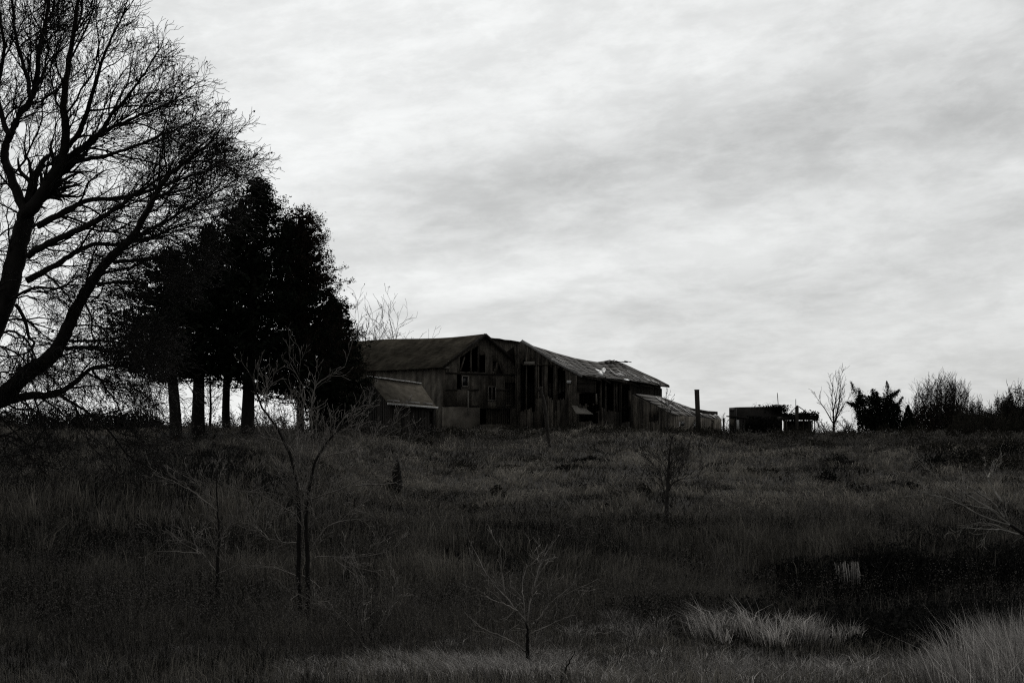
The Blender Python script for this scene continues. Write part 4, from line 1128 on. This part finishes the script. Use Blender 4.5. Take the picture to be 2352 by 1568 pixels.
# thin stem among the trunks
sx = (480 - CX) / F * 82
t_s = thing('thin_tree', 'thin bare stem between the second and third trunks of the clump', 'tree', (sx, 82, gz(sx, 82)))
ms = Mesh(); ms.tube(smooth_line([(sx, 82, gz(sx, 82) - .1), (sx + .1, 82, 1.2), (sx + .05, 82, 3.2)], 4), np.linspace(.09, .05, 9), 6); ms.build('trunk', MAT['bark'], t_s, smooth=True)
tt = Tree(wig=.2, up=.06)
for k in range(26):
    tt.grow(Vector((sx + .08, 82, rng.uniform(-.2, 3.0))), rv() * .8 + Vector((0, 0, .5)), rng.uniform(.8, 2.0), .02, 0, [(.2, .3, .5, .7, 3), (.15, .2, .5, .7, 3), (.1, 9, 0, 0, 3)])
tt.mesh(.008).build('crown', MAT['bark'], t_s)

# ---- fan-shaped bare trees and shrubs
def fan(name, label, cat, x, Y, topy, width, stems=5, mat='bark_far', rmin=.008, levels=3, leafn=0, leafmat='farleaf', leaf=(.04, .09), r=.07, basey=None, spread=.5, trunk_h=.12, wig=.12, group=None, basew=0.0, lowfill=0, lowh=.62, angle=.5, spac=.3, leafbox=.25, up=.05, parts=True):
    bx = (x - CX) / F * Y; g = gz(bx, Y); zt = (HY - topy) / F * Y; H = zt - g
    root = thing(name, label, cat, (bx, Y, g), group)
    tr = Mesh(); ms = Mesh(); p0 = Vector((bx, Y, g + H * trunk_h))
    if trunk_h > .03: tr.tube([(bx, Y, g - .1), (bx + .01, Y, g + H * trunk_h * .5), tuple(p0)], [r * 1.25, r, r * .9], 6)
    T = Tree(wig=wig, up=up)
    half = width / 2 / F * Y
    PP = [(H * .07, H * .10, .42, angle, 4), (H * .045, H * .065, .5, angle * 1.1, 3), (H * .035, 9, 0, 0, 3)] if levels == 3 else [(H * .07, H * .09, .42, angle, 4), (H * .05, 9, 0, 0, 3)]
    if levels == 4: PP = [(H * .07, H * .09, .42, angle, 4), (H * .045, H * .06, .5, angle * 1.1, 3), (H * .03, H * .05, .5, angle * 1.2, 3), (H * .025, 9, 0, 0, 3)]
    for i in range(stems):
        a = rng.random() * 6.283; k = (i + .5) / stems * spread
        side_ = (k if i % 2 else -k) * half / H
        d = Vector((side_ + rng.gauss(0, .06), rng.gauss(0, .25) * half / (H * .5), 1))
        q0 = p0 + Vector((rng.uniform(-1, 1) * half * basew, rng.uniform(-1, 1) * half * basew, 0)); d.x = d.x * (1 - basew) + (q0.x - p0.x) / max(half, .1) * .25
        T.grow(q0, d, H * (1 - trunk_h) * (1.0 - .38 * min(1, k) ** 2) * rng.uniform(.85, 1.02), r * (.75 if stems > 1 else 1), 0, PP)
    lim = zt + H * .03
    T.mesh(rmin, ms)
    if leafn:
        tips = [q[0][rng.randrange(1, len(q[0]))] for q in T.poly]
        C = np.array([tuple(tips[rng.randrange(len(tips))]) for _ in range(leafn)]) + nr.normal(0, leafbox * .25, (leafn, 3))
        if lowfill:
            u_ = nr.uniform(0, 1, lowfill) ** .5 * half; a_ = nr.uniform(0, 6.28, lowfill); h_ = nr.uniform(0, 1, lowfill) ** 1.2 * H * lowh * (1 - (u_ / half) ** 2 * .6)
            C = np.concatenate([C, np.stack([bx + u_ * np.cos(a_), Y + u_ * np.sin(a_), g + h_], -1)])
        C = C[C[:, 2] > g]
        lm = Mesh(); lm.addnp(*leafquads(C, nr.uniform(leaf[0], leaf[1], len(C))))
    if tr.n: tr.build('trunk', MAT[mat], root, smooth=True)
    ms.build('crown' if cat == 'tree' else 'stems', MAT[mat], root)
    if leafn: lm.build('foliage', MAT[leafmat], root)
    return root
fan('bare_tree', 'leafless tree showing over the far left end of the barn roof', 'tree', 905, 142, 708, 190, stems=12, r=.12, rmin=.013, levels=4, spread=1.7, trunk_h=.3, mat='bark_far')
fan('bare_tree', 'smaller leafless tree between the evergreens and the barn ridge', 'tree', 838, 138, 705, 120, stems=9, r=.1, rmin=.013, levels=4, spread=1.2, trunk_h=.3, leafn=500, leafmat='oakleaf')
fan('leafless_tree', 'slender leafless tree standing alone left of the dark juniper', 'tree', 1915, 125, 850, 115, stems=6, r=.1, rmin=.011, levels=4, spread=1.9, trunk_h=.22, angle=.42, wig=.07, up=.08)
def dome_bush(name, label, cat, x, Y, topy, width, stems, leafn, mat='farleaf', leaf=(.04, .085), low=.5, sharp=.5, r=.03):
    bx = (x - CX) / F * Y; g = gz(bx, Y); H = (HY - topy) / F * Y - g; half = width / 2 / F * Y
    root = thing(name, label, cat, (bx, Y, g)); ms = Mesh(); C = []
    T = Tree(wig=.10, up=.10)
    for i in range(stems):
        a = rng.random() * 6.283; u = rng.random() ** .6; hh = H * (1 - u ** 2.4) ** sharp * rng.uniform(.82, 1.03); hh = max(hh, H * .3)
        e = np.array([bx + half * u * math.cos(a), Y + half * u * math.sin(a), g + hh])
        b = np.array([bx + half * .35 * u * math.cos(a) + rng.gauss(0, .08), Y + half * .3 * u * math.sin(a), g])
        m = (e + b) / 2 + np.array([half * .16 * u * math.cos(a), half * .16 * u * math.sin(a), 0])
        L = smooth_line([b, m, e], 5)
        for j in range(1, len(L)): L[j] = L[j] + np.array([rng.gauss(0, .025), rng.gauss(0, .025), 0])
        ms.tube(L, np.linspace(r, .009, len(L)), 4)
        for j in range(3, len(L)):
            for _ in range(2):
                d = Vector(L[j] - L[j - 1]).normalized()
                T.grow(L[j], d * .8 + perp(d) * .5, H * rng.uniform(.08, .2), .010, 0, [(H * .04, H * .05, .5, .5, 3), (H * .03, 9, 0, 0, 3)])
        k = nr.uniform(.35, 1.04, int(leafn / stems)); La = np.array(L)
        C.append(np.stack([np.interp(k, np.linspace(0, 1, len(L)), La[:, c]) for c in range(3)], -1) + nr.normal(0, .11, (len(k), 3)))
    n_ = int(leafn * low); u_ = nr.uniform(0, 1, n_) ** .5; a_ = nr.uniform(0, 6.28, n_)
    C.append(np.stack([bx + half * u_ * np.cos(a_), Y + half * u_ * np.sin(a_), g + H * .62 * (1 - u_ ** 3 * .5) * nr.uniform(0, 1, n_)], -1))
    sz = [nr.uniform(leaf[0], leaf[1], len(q)) for q in C[:-1]] + [nr.uniform(.08, .16, n_)]
    C = np.concatenate(C); T.mesh(.009, ms)
    lm = Mesh(); lm.addnp(*leafquads(C, np.concatenate(sz)))
    ms.build('stems', MAT['bark_far'], root); lm.build('foliage', MAT[mat], root)
dome_bush('leafy_tree', 'round bushy tree with small leaves right of the dark juniper', 'tree', 2163, 125, 868, 172, 110, 12000, low=.7)
False and fan('leafy_tree', 'round bushy tree with small leaves right of the dark juniper', 'tree', 2165, 125, 868, 175, stems=34, r=.06, rmin=.012, levels=3, spread=1.25, trunk_h=.02, leafn=6000, leaf=(.04, .085), angle=.35, wig=.07, basew=.40, lowfill=6500, lowh=.7)
# dark juniper with twisted spires
YJ = 122.0
jx = (2022 - CX) / F * YJ
jr = thing('juniper', 'near black juniper with several twisted spires on the skyline', 'tree', (jx, YJ, gz(jx, YJ)))
c4 = lambda u, v: (1834.6 + .22 * u, 809 + .22 * v)
sp_l = [([(840, 800), (700, 600), (600, 440), (545, 310)], 75, 8), ([(840, 800), (690, 560), (650, 470), (625, 380)], 60, 12), ([(840, 760), (620, 570), (560, 545), (500, 518)], 35, 8), ([(840, 700), (790, 540), (780, 450), (770, 385)], 60, 10),
        ([(860, 720), (820, 520), (815, 470), (812, 410)], 45, 10), ([(880, 740), (910, 540), (930, 420), (918, 300)], 70, 9), ([(900, 600), (960, 470), (1010, 430), (1050, 392)], 40, 10), ([(900, 740), (980, 600), (1040, 540), (1085, 468)], 55, 9),
        ([(820, 780), (700, 700), (640, 640), (600, 600)], 80, 40), ([(860, 780), (860, 700), (850, 620), (850, 560)], 110, 60), ([(900, 790), (990, 700), (1020, 650), (1050, 600)], 80, 30), ([(880, 800), (800, 760), (720, 745), (650, 740)], 55, 30), ([(900, 800), (980, 770), (1020, 740), (1060, 700)], 60, 30)]
C = []; S = []; ms = Mesh()
for pts, w0, w1 in sp_l:
    dy = rng.uniform(-.7, .7)
    L = smooth_line([px(*c4(*p), YJ + dy * i / 3) for i, p in enumerate(pts)], 6); ms.tube(L, np.linspace(.06, .015, len(L)), 4)
    n_ = 1500; k = nr.uniform(0, 1, n_); ctr = np.stack([np.interp(k, np.linspace(0, 1, len(L)), [q[c] for q in L]) for c in range(3)], -1)
    rad = (w0 + (w1 - w0) * k ** 1.3) * .31 / F * YJ
    tuft = .8 + .45 * np.sin(k * 29 + dy * 9) * np.sin(k * 11 + dy * 5)
    ctr = ctr + nr.normal(0, .50, (n_, 3)) * (rad * tuft)[:, None]; C.append(ctr); S.append(nr.uniform(.05, .12, n_) * (.6 + .6 * (1 - k)))
body = [(560, 530), (640, 440), (740, 455), (870, 465), (960, 480), (1050, 560), (1075, 650), (1130, 720), (1140, 830), (620, 830), (600, 640)]
pb = []
while len(pb) < 5200:
    u, v_b = rng.uniform(550, 1150), rng.uniform(430, 830); ins = False
    for (xa, ya), (xb, yb) in zip(body, body[1:] + body[:1]):
        if (ya > v_b) != (yb > v_b) and u < (xb - xa) * (v_b - ya) / (yb - ya) + xa: ins = not ins
    if ins and not (640 < u < 730 and 560 < v_b < 590): pb.append(px(*c4(u, v_b), YJ + rng.gauss(0, .7)))
C.append(np.array(pb)); S.append(nr.uniform(.09, .18, len(pb)))
C = np.concatenate(C); S = np.concatenate(S)
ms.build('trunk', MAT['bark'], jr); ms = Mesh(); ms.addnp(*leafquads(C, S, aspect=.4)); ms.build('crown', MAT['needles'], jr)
def cone_tree(name, label, x, Y, topy, wid_, lowy, n=1400, mat='needles'):
    bx = (x - CX) / F * Y; g = gz(bx, Y); root = thing(name, label, 'tree', (bx, Y, g)); zt = (HY - topy) / F * Y; H = zt - g
    tr = Mesh(); tr.tube([(bx, Y, g - .1), (bx, Y, g + H * .5), (bx, Y, zt - .05)], [.07, .05, .015], 5); tr.build('trunk', MAT['bark'], root)
    f_ = nr.uniform(0, 1, n) ** 1.4; a = nr.uniform(0, 6.283, n); r_ = wid_ / 2 / F * Y * (1 - f_) ** .8 * nr.uniform(.3, 1.1, n) ** .5
    ms = Mesh(); ms.addnp(*leafquads(np.stack([bx + r_ * np.cos(a), Y + r_ * np.sin(a), g + .1 + (H - .1) * f_], -1), nr.uniform(.05, .12, n), aspect=.4)); ms.build('crown', MAT[mat], root)
cone_tree('small_conifer', 'small pointed conifer touching the right side of the dark juniper', 2086, 120, 930, 50, 1000, 4200)

# trees of the far right hedge
for i, (x, Yh, ty, wd_, st, lf, lb) in enumerate([
    (2222, 115, 946, 60, 7, 900, 'low rounded hedge bush at the right foot of the bushy leafy tree'),
    (2262, 114, 934, 60, 7, 1100, 'rounded hedge bush between the tapering shrub and the thicket'),
    (2318, 113, 912, 60, 8, 1300, 'dense rounded hedge bush left of the tallest hedge tree'),
    (2243, 118, 919, 52, 7, 900, 'tapering grey shrub just right of the bushy leafy tree'),
    (2296, 116, 915, 60, 8, 1300, 'pointed dark hedge tree second from the right edge'),
    (2345, 112, 886, 95, 10, 2000, 'tallest hedge tree, cut by the right edge of the picture'),
    (2272, 122, 940, 70, 8, 1000, 'low thicket shrub between the two pointed hedge trees'),
    (2395, 112, 900, 90, 8, 1400, 'hedge tree standing just outside the right edge')]):
    dome_bush('hedge_tree', lb, 'tree', x, Yh, ty, wd_ * 1.25, st * 4, lf * 4, mat='scrub', low=.9, sharp=1.0 if 'pointed' in lb or 'tapering' in lb else .6)
for i, (x, Yh, ty, wd_, st, lf, lb) in enumerate([
    (1893, 119, 953, 60, 9, 260, 'low twiggy shrub beside the right end of the canopy'),
    (1940, 121, 950, 60, 9, 420, 'low twiggy shrub at the foot of the slender leafless tree'),
    (1665, 113, 948, 52, 8, 120, 'low twiggy shrub behind the right end of the lean-to'),
    (640, 92, 905, 70, 9, 250, 'tangled bare shrub showing against the sky between clump and barn'),
    (600, 96, 925, 60, 8, 150, 'tangled bare shrub right of the tall evergreen trunk'),
    (545, 96, 930, 60, 8, 100, 'tangled bare shrub between the leaning and the thick trunk'),
    (430, 95, 935, 50, 8, 100, 'tangled bare shrub between the first two thick trunks'),
    (350, 90, 915, 90, 9, 160, 'tangled bare shrub left of the first evergreen trunk'),
    (270, 92, 920, 90, 9, 160, 'tangled bare shrub below the low limbs of the huge tree'),
    (180, 88, 925, 90, 9, 200, 'tangled bare shrub on the skyline under the lowest limb'),
    (90, 88, 915, 90, 9, 200, 'tangled bare shrub near the left edge of the skyline'),
    (5, 86, 920, 90, 9, 200, 'tangled bare shrub cut by the left edge on the skyline')]):
    fan('shrub', lb, 'shrub', x, Yh, ty, wd_ * 1.25, stems=st, r=.03, rmin=.010, levels=3, spread=1.2, trunk_h=.02, leafn=lf, leaf=(.03, .07), leafmat='scrub', angle=.6, wig=.16, mat='bark_far' if x > 1000 else 'bark', basew=.5, lowfill=int(lf * 1.5))

# dark bushes under the huge tree, left
for i, (x, Yh, h_, r_, lb) in enumerate([
    (-30, 78, 1.5, 2.2, 'dark bramble bush at the left edge under the lowest limb'),
    (60, 80, 1.5, 2.3, 'second dark bramble bush from the left edge'),
    (150, 79, 1.35, 2.2, 'dark bramble bush midway along the left thicket'),
    (235, 81, 1.3, 2.0, 'fourth dark bramble bush of the left thicket'),
    (310, 82, 1.0, 1.8, 'low dark bramble bush ending the left thicket before the evergreens')]):
    X_ = (x - CX) / F * Yh
    o = scrub_mass('bramble_bush', lb, [(X_, Yh, r_, h_ + .35, 2600)], MAT['darkscrub'], (.05, .13))
    tag(o, lb, 'bush', 'bramble bushes of the left thicket')
# scrub belt before the barns and along the skyline (one mass)
spots = []
for k in range(64):
    x = rng.uniform(840, 1680) if k < 34 else rng.uniform(1640, 2420); Yh = rng.uniform(94, 101) if k < 34 else rng.uniform(100, 112)
    spots.append(((x - CX) / F * Yh, Yh, rng.uniform(.9, 1.8), rng.uniform(.45, .95) * (1.0 if k < 34 else 1.35), 520))
for k in range(60):
    x = rng.uniform(850, 1690); Yh = rng.uniform(98, 104) + (3 if 1020 < x < 1500 else -4) - (9 if x < 1010 else 0)
    spots.append(((x - CX) / F * Yh, Yh, rng.uniform(.6, 1.3), rng.uniform(.5, 1.05), 420))
for k in range(70):
    Yh = rng.uniform(48, 92); x = rng.uniform(700, 2400); spots.append(((x - CX) / F * Yh, Yh, rng.uniform(.3, .9), rng.uniform(.18, .5), int(rng.uniform(60, 260))))
for k in range(50):
    Yh = rng.uniform(72, 98); x = rng.uniform(2060 + (98 - Yh) * 5, 2470); spots.append(((x - CX) / F * Yh, Yh, rng.uniform(.7, 1.5), rng.uniform(.35, .9), 380))
for k in range(46):
    x = rng.uniform(2215, 2480); Yh = rng.uniform(106, 122); spots.append(((x - CX) / F * Yh, Yh, rng.uniform(.9, 1.8), rng.uniform(1.5, 2.5), 1100))
for k in range(16):
    x = rng.uniform(1650, 1900); Yh = rng.uniform(114, 117); spots.append(((x - CX) / F * Yh, Yh, rng.uniform(.5, .9), rng.uniform(.5, .95), 260))
for k in range(34):
    x = rng.uniform(1650, 2440); Yh = rng.uniform(88, 99); spots.append(((x - CX) / F * Yh, Yh, rng.uniform(1.0, 2.0), rng.uniform(.35, .8), 420))
for k in range(26):
    x = rng.uniform(330, 860); Yh = rng.uniform(84, 98); spots.append(((x - CX) / F * Yh, Yh, rng.uniform(.8, 1.5), rng.uniform(.3, .7), 300))
o = scrub_mass('scrub', '', spots, MAT['scrub'], (.04, .10))
tag(o, 'belt of low tangled scrub along the crest before the barns', 'scrub', kind='stuff')
spots = []
for k in range(14):
    Yh = rng.uniform(23, 34); x = rng.uniform(2350, 2700); spots.append(((x - CX) / F * Yh, Yh, rng.uniform(.8, 1.3), rng.uniform(.25, .55), 500))
for k in range(95):
    Yh = rng.uniform(24.5, 42.5); x = rng.uniform(2010 - 4 * (Yh - 30) if Yh > 31 else 1915, 2460); spots.append(((x - CX) / F * Yh, Yh, rng.uniform(.7, 1.3), rng.uniform(.25, .55) + .45 * (Yh > 34) * (x > 2060), 600))
for k in range(46):
    Yh = rng.uniform(41.5, 47.5); x = rng.uniform(2035, 2460); spots.append(((x - CX) / F * Yh, Yh, rng.uniform(.8, 1.4), rng.uniform(.4, .85), 620))
for k in range(26):
    Yh = rng.uniform(39.5, 42.3); x = rng.uniform(1800, 2030); spots.append(((x - CX) / F * Yh, Yh, rng.uniform(.5, .9), rng.uniform(.15, .4), 420))
for k in range(70):
    Yh = rng.uniform(29, 42); x = rng.uniform(1330 + (Yh - 29) * 6, 2010); spots.append(((x - CX) / F * Yh, Yh, rng.uniform(.6, 1.2), rng.uniform(.25, .55), 420))
for k in range(26):
    Yh = rng.uniform(26, 50); x = rng.choice((rng.uniform(1700, 1950), rng.uniform(1950, 2400))); spots.append(((x - CX) / F * Yh, Yh, rng.uniform(.3, .6), rng.uniform(.3, .7), 130))
MAT['ditch'] = leaf_mat('ditch_leaves', (.007, .008, .008), (.034, .033, .031), 0.1)
o = scrub_mass('ditch_brambles', '', spots, MAT['ditch'], (.03, .07))
tag(o, 'black tangle of brambles filling the ditch on the right', 'brambles', kind='stuff')

# dark bushes dotted over the right-hand field
for i, (x, Yh, h_, r_, lb) in enumerate([
    (1925, 76, .65, .75, 'dark ragged bush on the open field below the juniper'),
    (1900, 68, .65, .45, 'small dark bush just below the ragged bush on the field'),
    (2190, 75, 1.2, 1.5, 'broad dark bush right of the open field near the hedge'),
    (2330, 80, .9, 1.3, 'dark bush on the field at the right edge'),
    (1355, 77, .4, .8, 'low dark clump in the grass below the collapsing barn'),
    (2090, 66, .35, .6, 'small dark hollow clump on the right of the field')]):
    X_ = (x - CX) / F * Yh
    tag(scrub_mass('field_bush', lb, [(X_, Yh, r_, h_, int(400 + 700 * r_)), (X_ - r_ * .8, Yh + .3, r_ * .6, h_ * .6, int(300 * r_)), (X_ + r_ * .9, Yh - .2, r_ * .7, h_ * .5, int(350 * r_))], MAT['darkscrub'], (.03, .08)), lb, 'bush')

# pale tufted seed heads over the ditch
ms = Mesh()
C = []
for (x, y) in ((2255, 1345), (2280, 1340), (2322, 1346), (2390 - 40, 1345), (2196, 1345), (2180, 1352), (2200, 1375), (2240, 1372), (2130, 1446), (2160, 1443), (2180, 1447), (2345, 1356), (2150, 1375), (2205, 1450), (2300, 1368), (2285, 1355)):
    Yh = rng.uniform(28, 31); p = px(x, y, Yh); g = gz(p[0], Yh)
    ms.tube([(p[0] + rng.gauss(0, .1), Yh, g), (p[0], Yh, (p[2] + g) / 2), tuple(p)], [.006, .005, .004], 3)
    n_ = 60; a = nr.uniform(0, 6.28, n_); C.append(p + np.stack([nr.normal(0, .09, n_), nr.normal(0, .09, n_), nr.normal(0, .05, n_)], -1))
C = np.concatenate(C); ms.addnp(*leafquads(C, nr.uniform(.008, .02, len(C))))
tag(ms.build('goldenrod', MAT['weed']), 'pale tufted seed heads standing over the black ditch', 'weeds', kind='stuff')

# ------------------------------------------------------------------ saplings in the field, drawn branch by branch
def sapling(name, label, Y, stems, branches, r_tr, twig=.35, mat='bark_pale', rmin=.004, tl=(.25, .7), cat='tree', basept=None):
    b0 = stems[0][0]; bx = (b0[0] - CX) / F * Y; g = gz(bx, Y)
    root = thing(name, label, cat, (bx, Y, g))
    tr = Mesh(); br = Mesh(); T = Tree(wig=.11, up=.07)
    PP = [(.10, .14, .5, .6, 3), (.07, .12, .5, .6, 3), (.06, 9, 0, 0, 3)]
    def run(pts, r0_, r1_, ms, dep, first=False):
        n_ = len(pts); L = [px(x, y, Y + dep * i / max(1, n_ - 1)) for i, (x, y) in enumerate(pts)]
        if first: L[0] = np.array([L[0][0], Y, min(g - .1, L[0][2])])
        L = smooth_line(L, 5)
        for i in range(1, len(L)): L[i] = L[i] + np.array([rng.gauss(0, .006), rng.gauss(0, .02), rng.gauss(0, .006)])
        rr = np.linspace(r0_, r1_, len(L)); ms.tube(L, rr, 6 if r0_ > .02 else 4)
        acc = 0
        for i in range(1, len(L)):
            acc += np.linalg.norm(L[i] - L[i - 1])
            if first and i < len(L) * .3: continue
            while acc > twig:
                acc -= twig * rng.uniform(.6, 1.4); d = Vector(L[i] - L[i - 1]).normalized()
                T.grow(L[i], d * .75 + perp(d) * .65 + Vector((0, 0, .15)), rng.uniform(*tl) * 1.3, min(.006, rr[i] * .55), 0, PP)
    for s_ in stems: run(s_, r_tr, r_tr * .25, tr, rng.uniform(-.3, .3), True)
    for b_ in branches: run(b_, r_tr * .27, .0045, br, rng.uniform(-.9, .9))
    T.mesh(rmin, br)
    tr.build('trunk', MAT['bark'] if mat == 'bark_pale' else MAT[mat], root, smooth=True); br.build('branches', MAT[mat], root)
    return root
def swap_material(root, part, mat):
    for c in root.children:
        if c.name.startswith(part): c.data.materials[0] = mat
S7 = lambda L: [(329.3 + .42 * u, 799.7 + .42 * v) for u, v in L]
S8 = lambda L: [(987.8 + .28 * u, 1176 + .28 * v) for u, v in L]
S9 = lambda L: [(1223 + .36 * u, 959.6 + .36 * v) for u, v in L]
S10 = lambda L: [(1834.6 + .22 * u, 809 + .22 * v) for u, v in L]
sapling('sapling', 'tall twin-stemmed sapling in front of the evergreens and small shed', 28,
    [S7([(862, 1530), (850, 1200), (850, 900), (830, 700), (790, 550), (720, 420), (640, 300), (580, 130)]),
     S7([(900, 1530), (900, 1200), (890, 1000), (900, 820), (930, 650), (1000, 520), (1110, 400)])],
    [S7(q) for q in ([(850, 700), (840, 450), (870, 350), (880, 230), (800, 80)], [(920, 450), (920, 330), (950, 200), (1100, 100)], [(900, 800), (1080, 620), (1200, 350)],
     [(900, 830), (1100, 760), (1300, 650), (1400, 600)], [(1160, 750), (1350, 740), (1420, 710)], [(930, 640), (1000, 590), (1200, 540), (1390, 440)], [(850, 920), (800, 890), (700, 830), (570, 760)],
     [(900, 1120), (1000, 980), (1100, 940), (1200, 935)], [(870, 1240), (950, 1290), (975, 1340)], [(850, 1250), (700, 1190)], [(900, 1190), (950, 1140), (1170, 1140), (1350, 1110)], [(850, 620), (780, 520), (640, 480)],
     [(850, 1060), (760, 1060), (720, 1000), (715, 900)], [(900, 900), (930, 760), (960, 600), (940, 420)], [(860, 800), (840, 640), (850, 500), (830, 300)], [(690, 1050), (650, 1000), (600, 970)], [(970, 1000), (940, 920), (915, 870)],
     [(850, 1340), (780, 1390)], [(900, 700), (990, 560), (1080, 400), (1150, 340)], [(830, 690), (760, 640), (700, 580)])], .052, twig=.2)
sapling('sapling', 'slender sapling left of the twin-stemmed one with one pale bare spire', 27,
    [S7([(400, 1500), (405, 1200), (415, 1050), (405, 880), (400, 660)])],
    [S7(q) for q in ([(405, 890), (290, 800), (180, 735), (60, 690)], [(415, 1040), (480, 950), (515, 860)], [(395, 1215), (330, 1130), (210, 1060), (120, 980)], [(405, 1240), (365, 1295)], [(410, 1230), (500, 1190), (590, 1130)],
     [(330, 1120), (150, 1110), (60, 1110)], [(405, 880), (440, 820), (540, 740)], [(300, 1130), (280, 1060), (270, 1000)], [(400, 860), (370, 760), (310, 690)], [(340, 1150), (290, 1080), (190, 1030)])], .040, twig=.3)
sapling('sapling', 'spreading sapling at the bottom centre with pale upright branches', 20,
    [S8([(812, 1700), (805, 1300), (798, 1130), (798, 980), (790, 900)])],
    [S8(q) for q in ([(790, 900), (620, 690), (500, 560), (420, 420), (320, 230)], [(620, 680), (590, 500), (575, 300)], [(790, 900), (770, 750), (760, 600), (790, 430)], [(795, 900), (840, 650), (880, 500), (960, 260)],
     [(850, 620), (950, 350), (1060, 180)], [(830, 920), (900, 860), (1000, 730), (1200, 570)], [(720, 810), (600, 750), (500, 720), (440, 660)], [(795, 1150), (700, 1080), (600, 1020), (450, 960), (280, 820)],
     [(820, 1000), (930, 950), (1050, 890), (1190, 840)], [(800, 1390), (600, 1290), (450, 1210)], [(860, 640), (925, 550)], [(770, 780), (740, 720), (690, 680)], [(600, 1040), (580, 1130), (610, 970)],
     [(805, 1300), (1000, 1270), (1080, 1330)], [(810, 1400), (900, 1250), (860, 1080), (900, 950)], [(830, 700), (870, 500), (940, 330)], [(800, 1180), (870, 1150), (960, 1220)])], .045, twig=.34, tl=(.15, .45), rmin=.0036)
sapling('sapling', 'small forked shrub rising beside the spreading sapling at the bottom', 18.5,
    [S8([(1040, 1500), (1110, 1290), (1160, 1200), (1200, 1130)])], [S8(q) for q in ([(1110, 1290), (1230, 1080), (1310, 950)], [(1080, 1370), (1090, 1200), (1085, 1060)], [(1060, 1440), (1180, 1330), (1250, 1290)])], .02, twig=.3, tl=(.1, .3), rmin=.003)
sapling('sapling', 'small leafless tree alone on the right slope with a white forked tip', 54,
    [S9([(855, 720), (862, 450), (872, 250), (886, 130)])],
    [S9(q) for q in ([(886, 130), (860, 80), (850, 20), (850, -60)], [(886, 130), (910, 105), (945, 88)], [(860, 560), (835, 440), (800, 330), (700, 240), (600, 180)], [(865, 480), (900, 410), (970, 380), (1090, 290)],
     [(868, 400), (900, 370), (960, 300)], [(870, 330), (890, 270), (940, 220)], [(850, 500), (800, 540), (780, 500)], [(868, 380), (840, 300), (760, 250)], [(866, 440), (930, 400), (1020, 380)], [(855, 600), (830, 500), (820, 420)])], .085, twig=.35, rmin=.0065, tl=(.4, 1.1), mat='bark_far')
sapling('sapling', 'thin arching stems left of the spreading sapling near the bottom edge', 22,
    [[(845, 1520), (838, 1480), (822, 1413), (800, 1360), (781, 1328)]],
    [[(845, 1500), (880, 1440), (905, 1390), (930, 1350)], [(842, 1490), (815, 1450), (770, 1400), (750, 1380)], [(830, 1440), (835, 1380), (832, 1320)]], .018, twig=.3, tl=(.2, .5))
# fallen crown at the right
ft_ = sapling('fallen_tree', 'toppled bare tree whose pale branches reach in from the right edge', 34,
    [[(2470, 1300), (2400, 1262), (2352, 1225), (2300, 1195)]],
    [S10(q) for q in ([(2120, 1560), (2060, 1470), (1990, 1350), (1975, 1300), (1930, 1220)], [(2120, 1700), (2020, 1560), (1900, 1480), (1780, 1400), (1680, 1360)], [(1900, 1480), (1870, 1430), (1845, 1390)], [(2150, 1720), (1830, 1530), (1700, 1450), (1560, 1370), (1450, 1300)],
     [(1700, 1450), (1690, 1400)], [(2200, 1800), (1900, 1700), (1600, 1540), (1400, 1490), (1250, 1440)], [(1975, 1310), (1990, 1260)], [(2200, 1800), (2000, 1640), (1800, 1600), (1500, 1560)], [(2300, 1900), (2100, 1850), (1900, 1840), (1700, 1830)], [(2250, 1900), (2050, 1800), (1850, 1770)])], .10, twig=.5, tl=(.2, .6), rmin=.005)
swap_material(ft_, 'branches', MAT['bark_white'])

# slanted pole and stump in the field
Yp = 86.0
pp = px(1262, 1022, Yp); g_ = gz(pp[0], Yp)
po = thing('leaning_pole', 'old leaning pole with a blunt crooked top before the collapsing barn', 'pole', (pp[0], Yp, g_))
L = smooth_line([(pp[0] + .1, Yp, g_ - .3), tuple(pp), tuple(px(1250, 928, Yp)), tuple(px(1243, 905, Yp)), tuple(px(1241, 888, Yp))], 4)
ms = Mesh(); ms.tube(L, np.linspace(.10, .125, len(L)), 7); ms.build('shaft', MAT['post'], po)
ms = Mesh(); ms.beam(px(1233, 899, Yp - .13), px(1243, 888, Yp - .13), .12, .14); ms.build('crosspiece', MAT['post'], po)
Ys = 62.0; pp = px(914, 1130, Ys); g_ = gz(pp[0], Ys)
st = thing('stump', 'black jagged stump standing in the grass left of centre', 'stump', (pp[0], Ys, g_))
ms = Mesh(); L = [np.array([pp[0] + .04, Ys, g_ - .2]), px(916, 1125, Ys), px(913, 1105, Ys), px(911, 1088, Ys), px(913, 1066, Ys), px(912, 1052, Ys)]
L[0][2] = min(L[0][2], L[1][2] - .05)
ms.tube(L, [.13, .17, .22, .20, .10, .05], 9)
for k in range(7): 
    a = k / 7 * 6.28; ms.tube([L[3] + np.array([.15 * math.cos(a), .15 * math.sin(a), -.1]), L[3] + np.array([.2 * math.cos(a), .2 * math.sin(a), rng.uniform(.1, .3)])], [.05, .01], 4)
ms.build('wood', MAT['bark'], st)
print('script seconds', time.time() - T0)
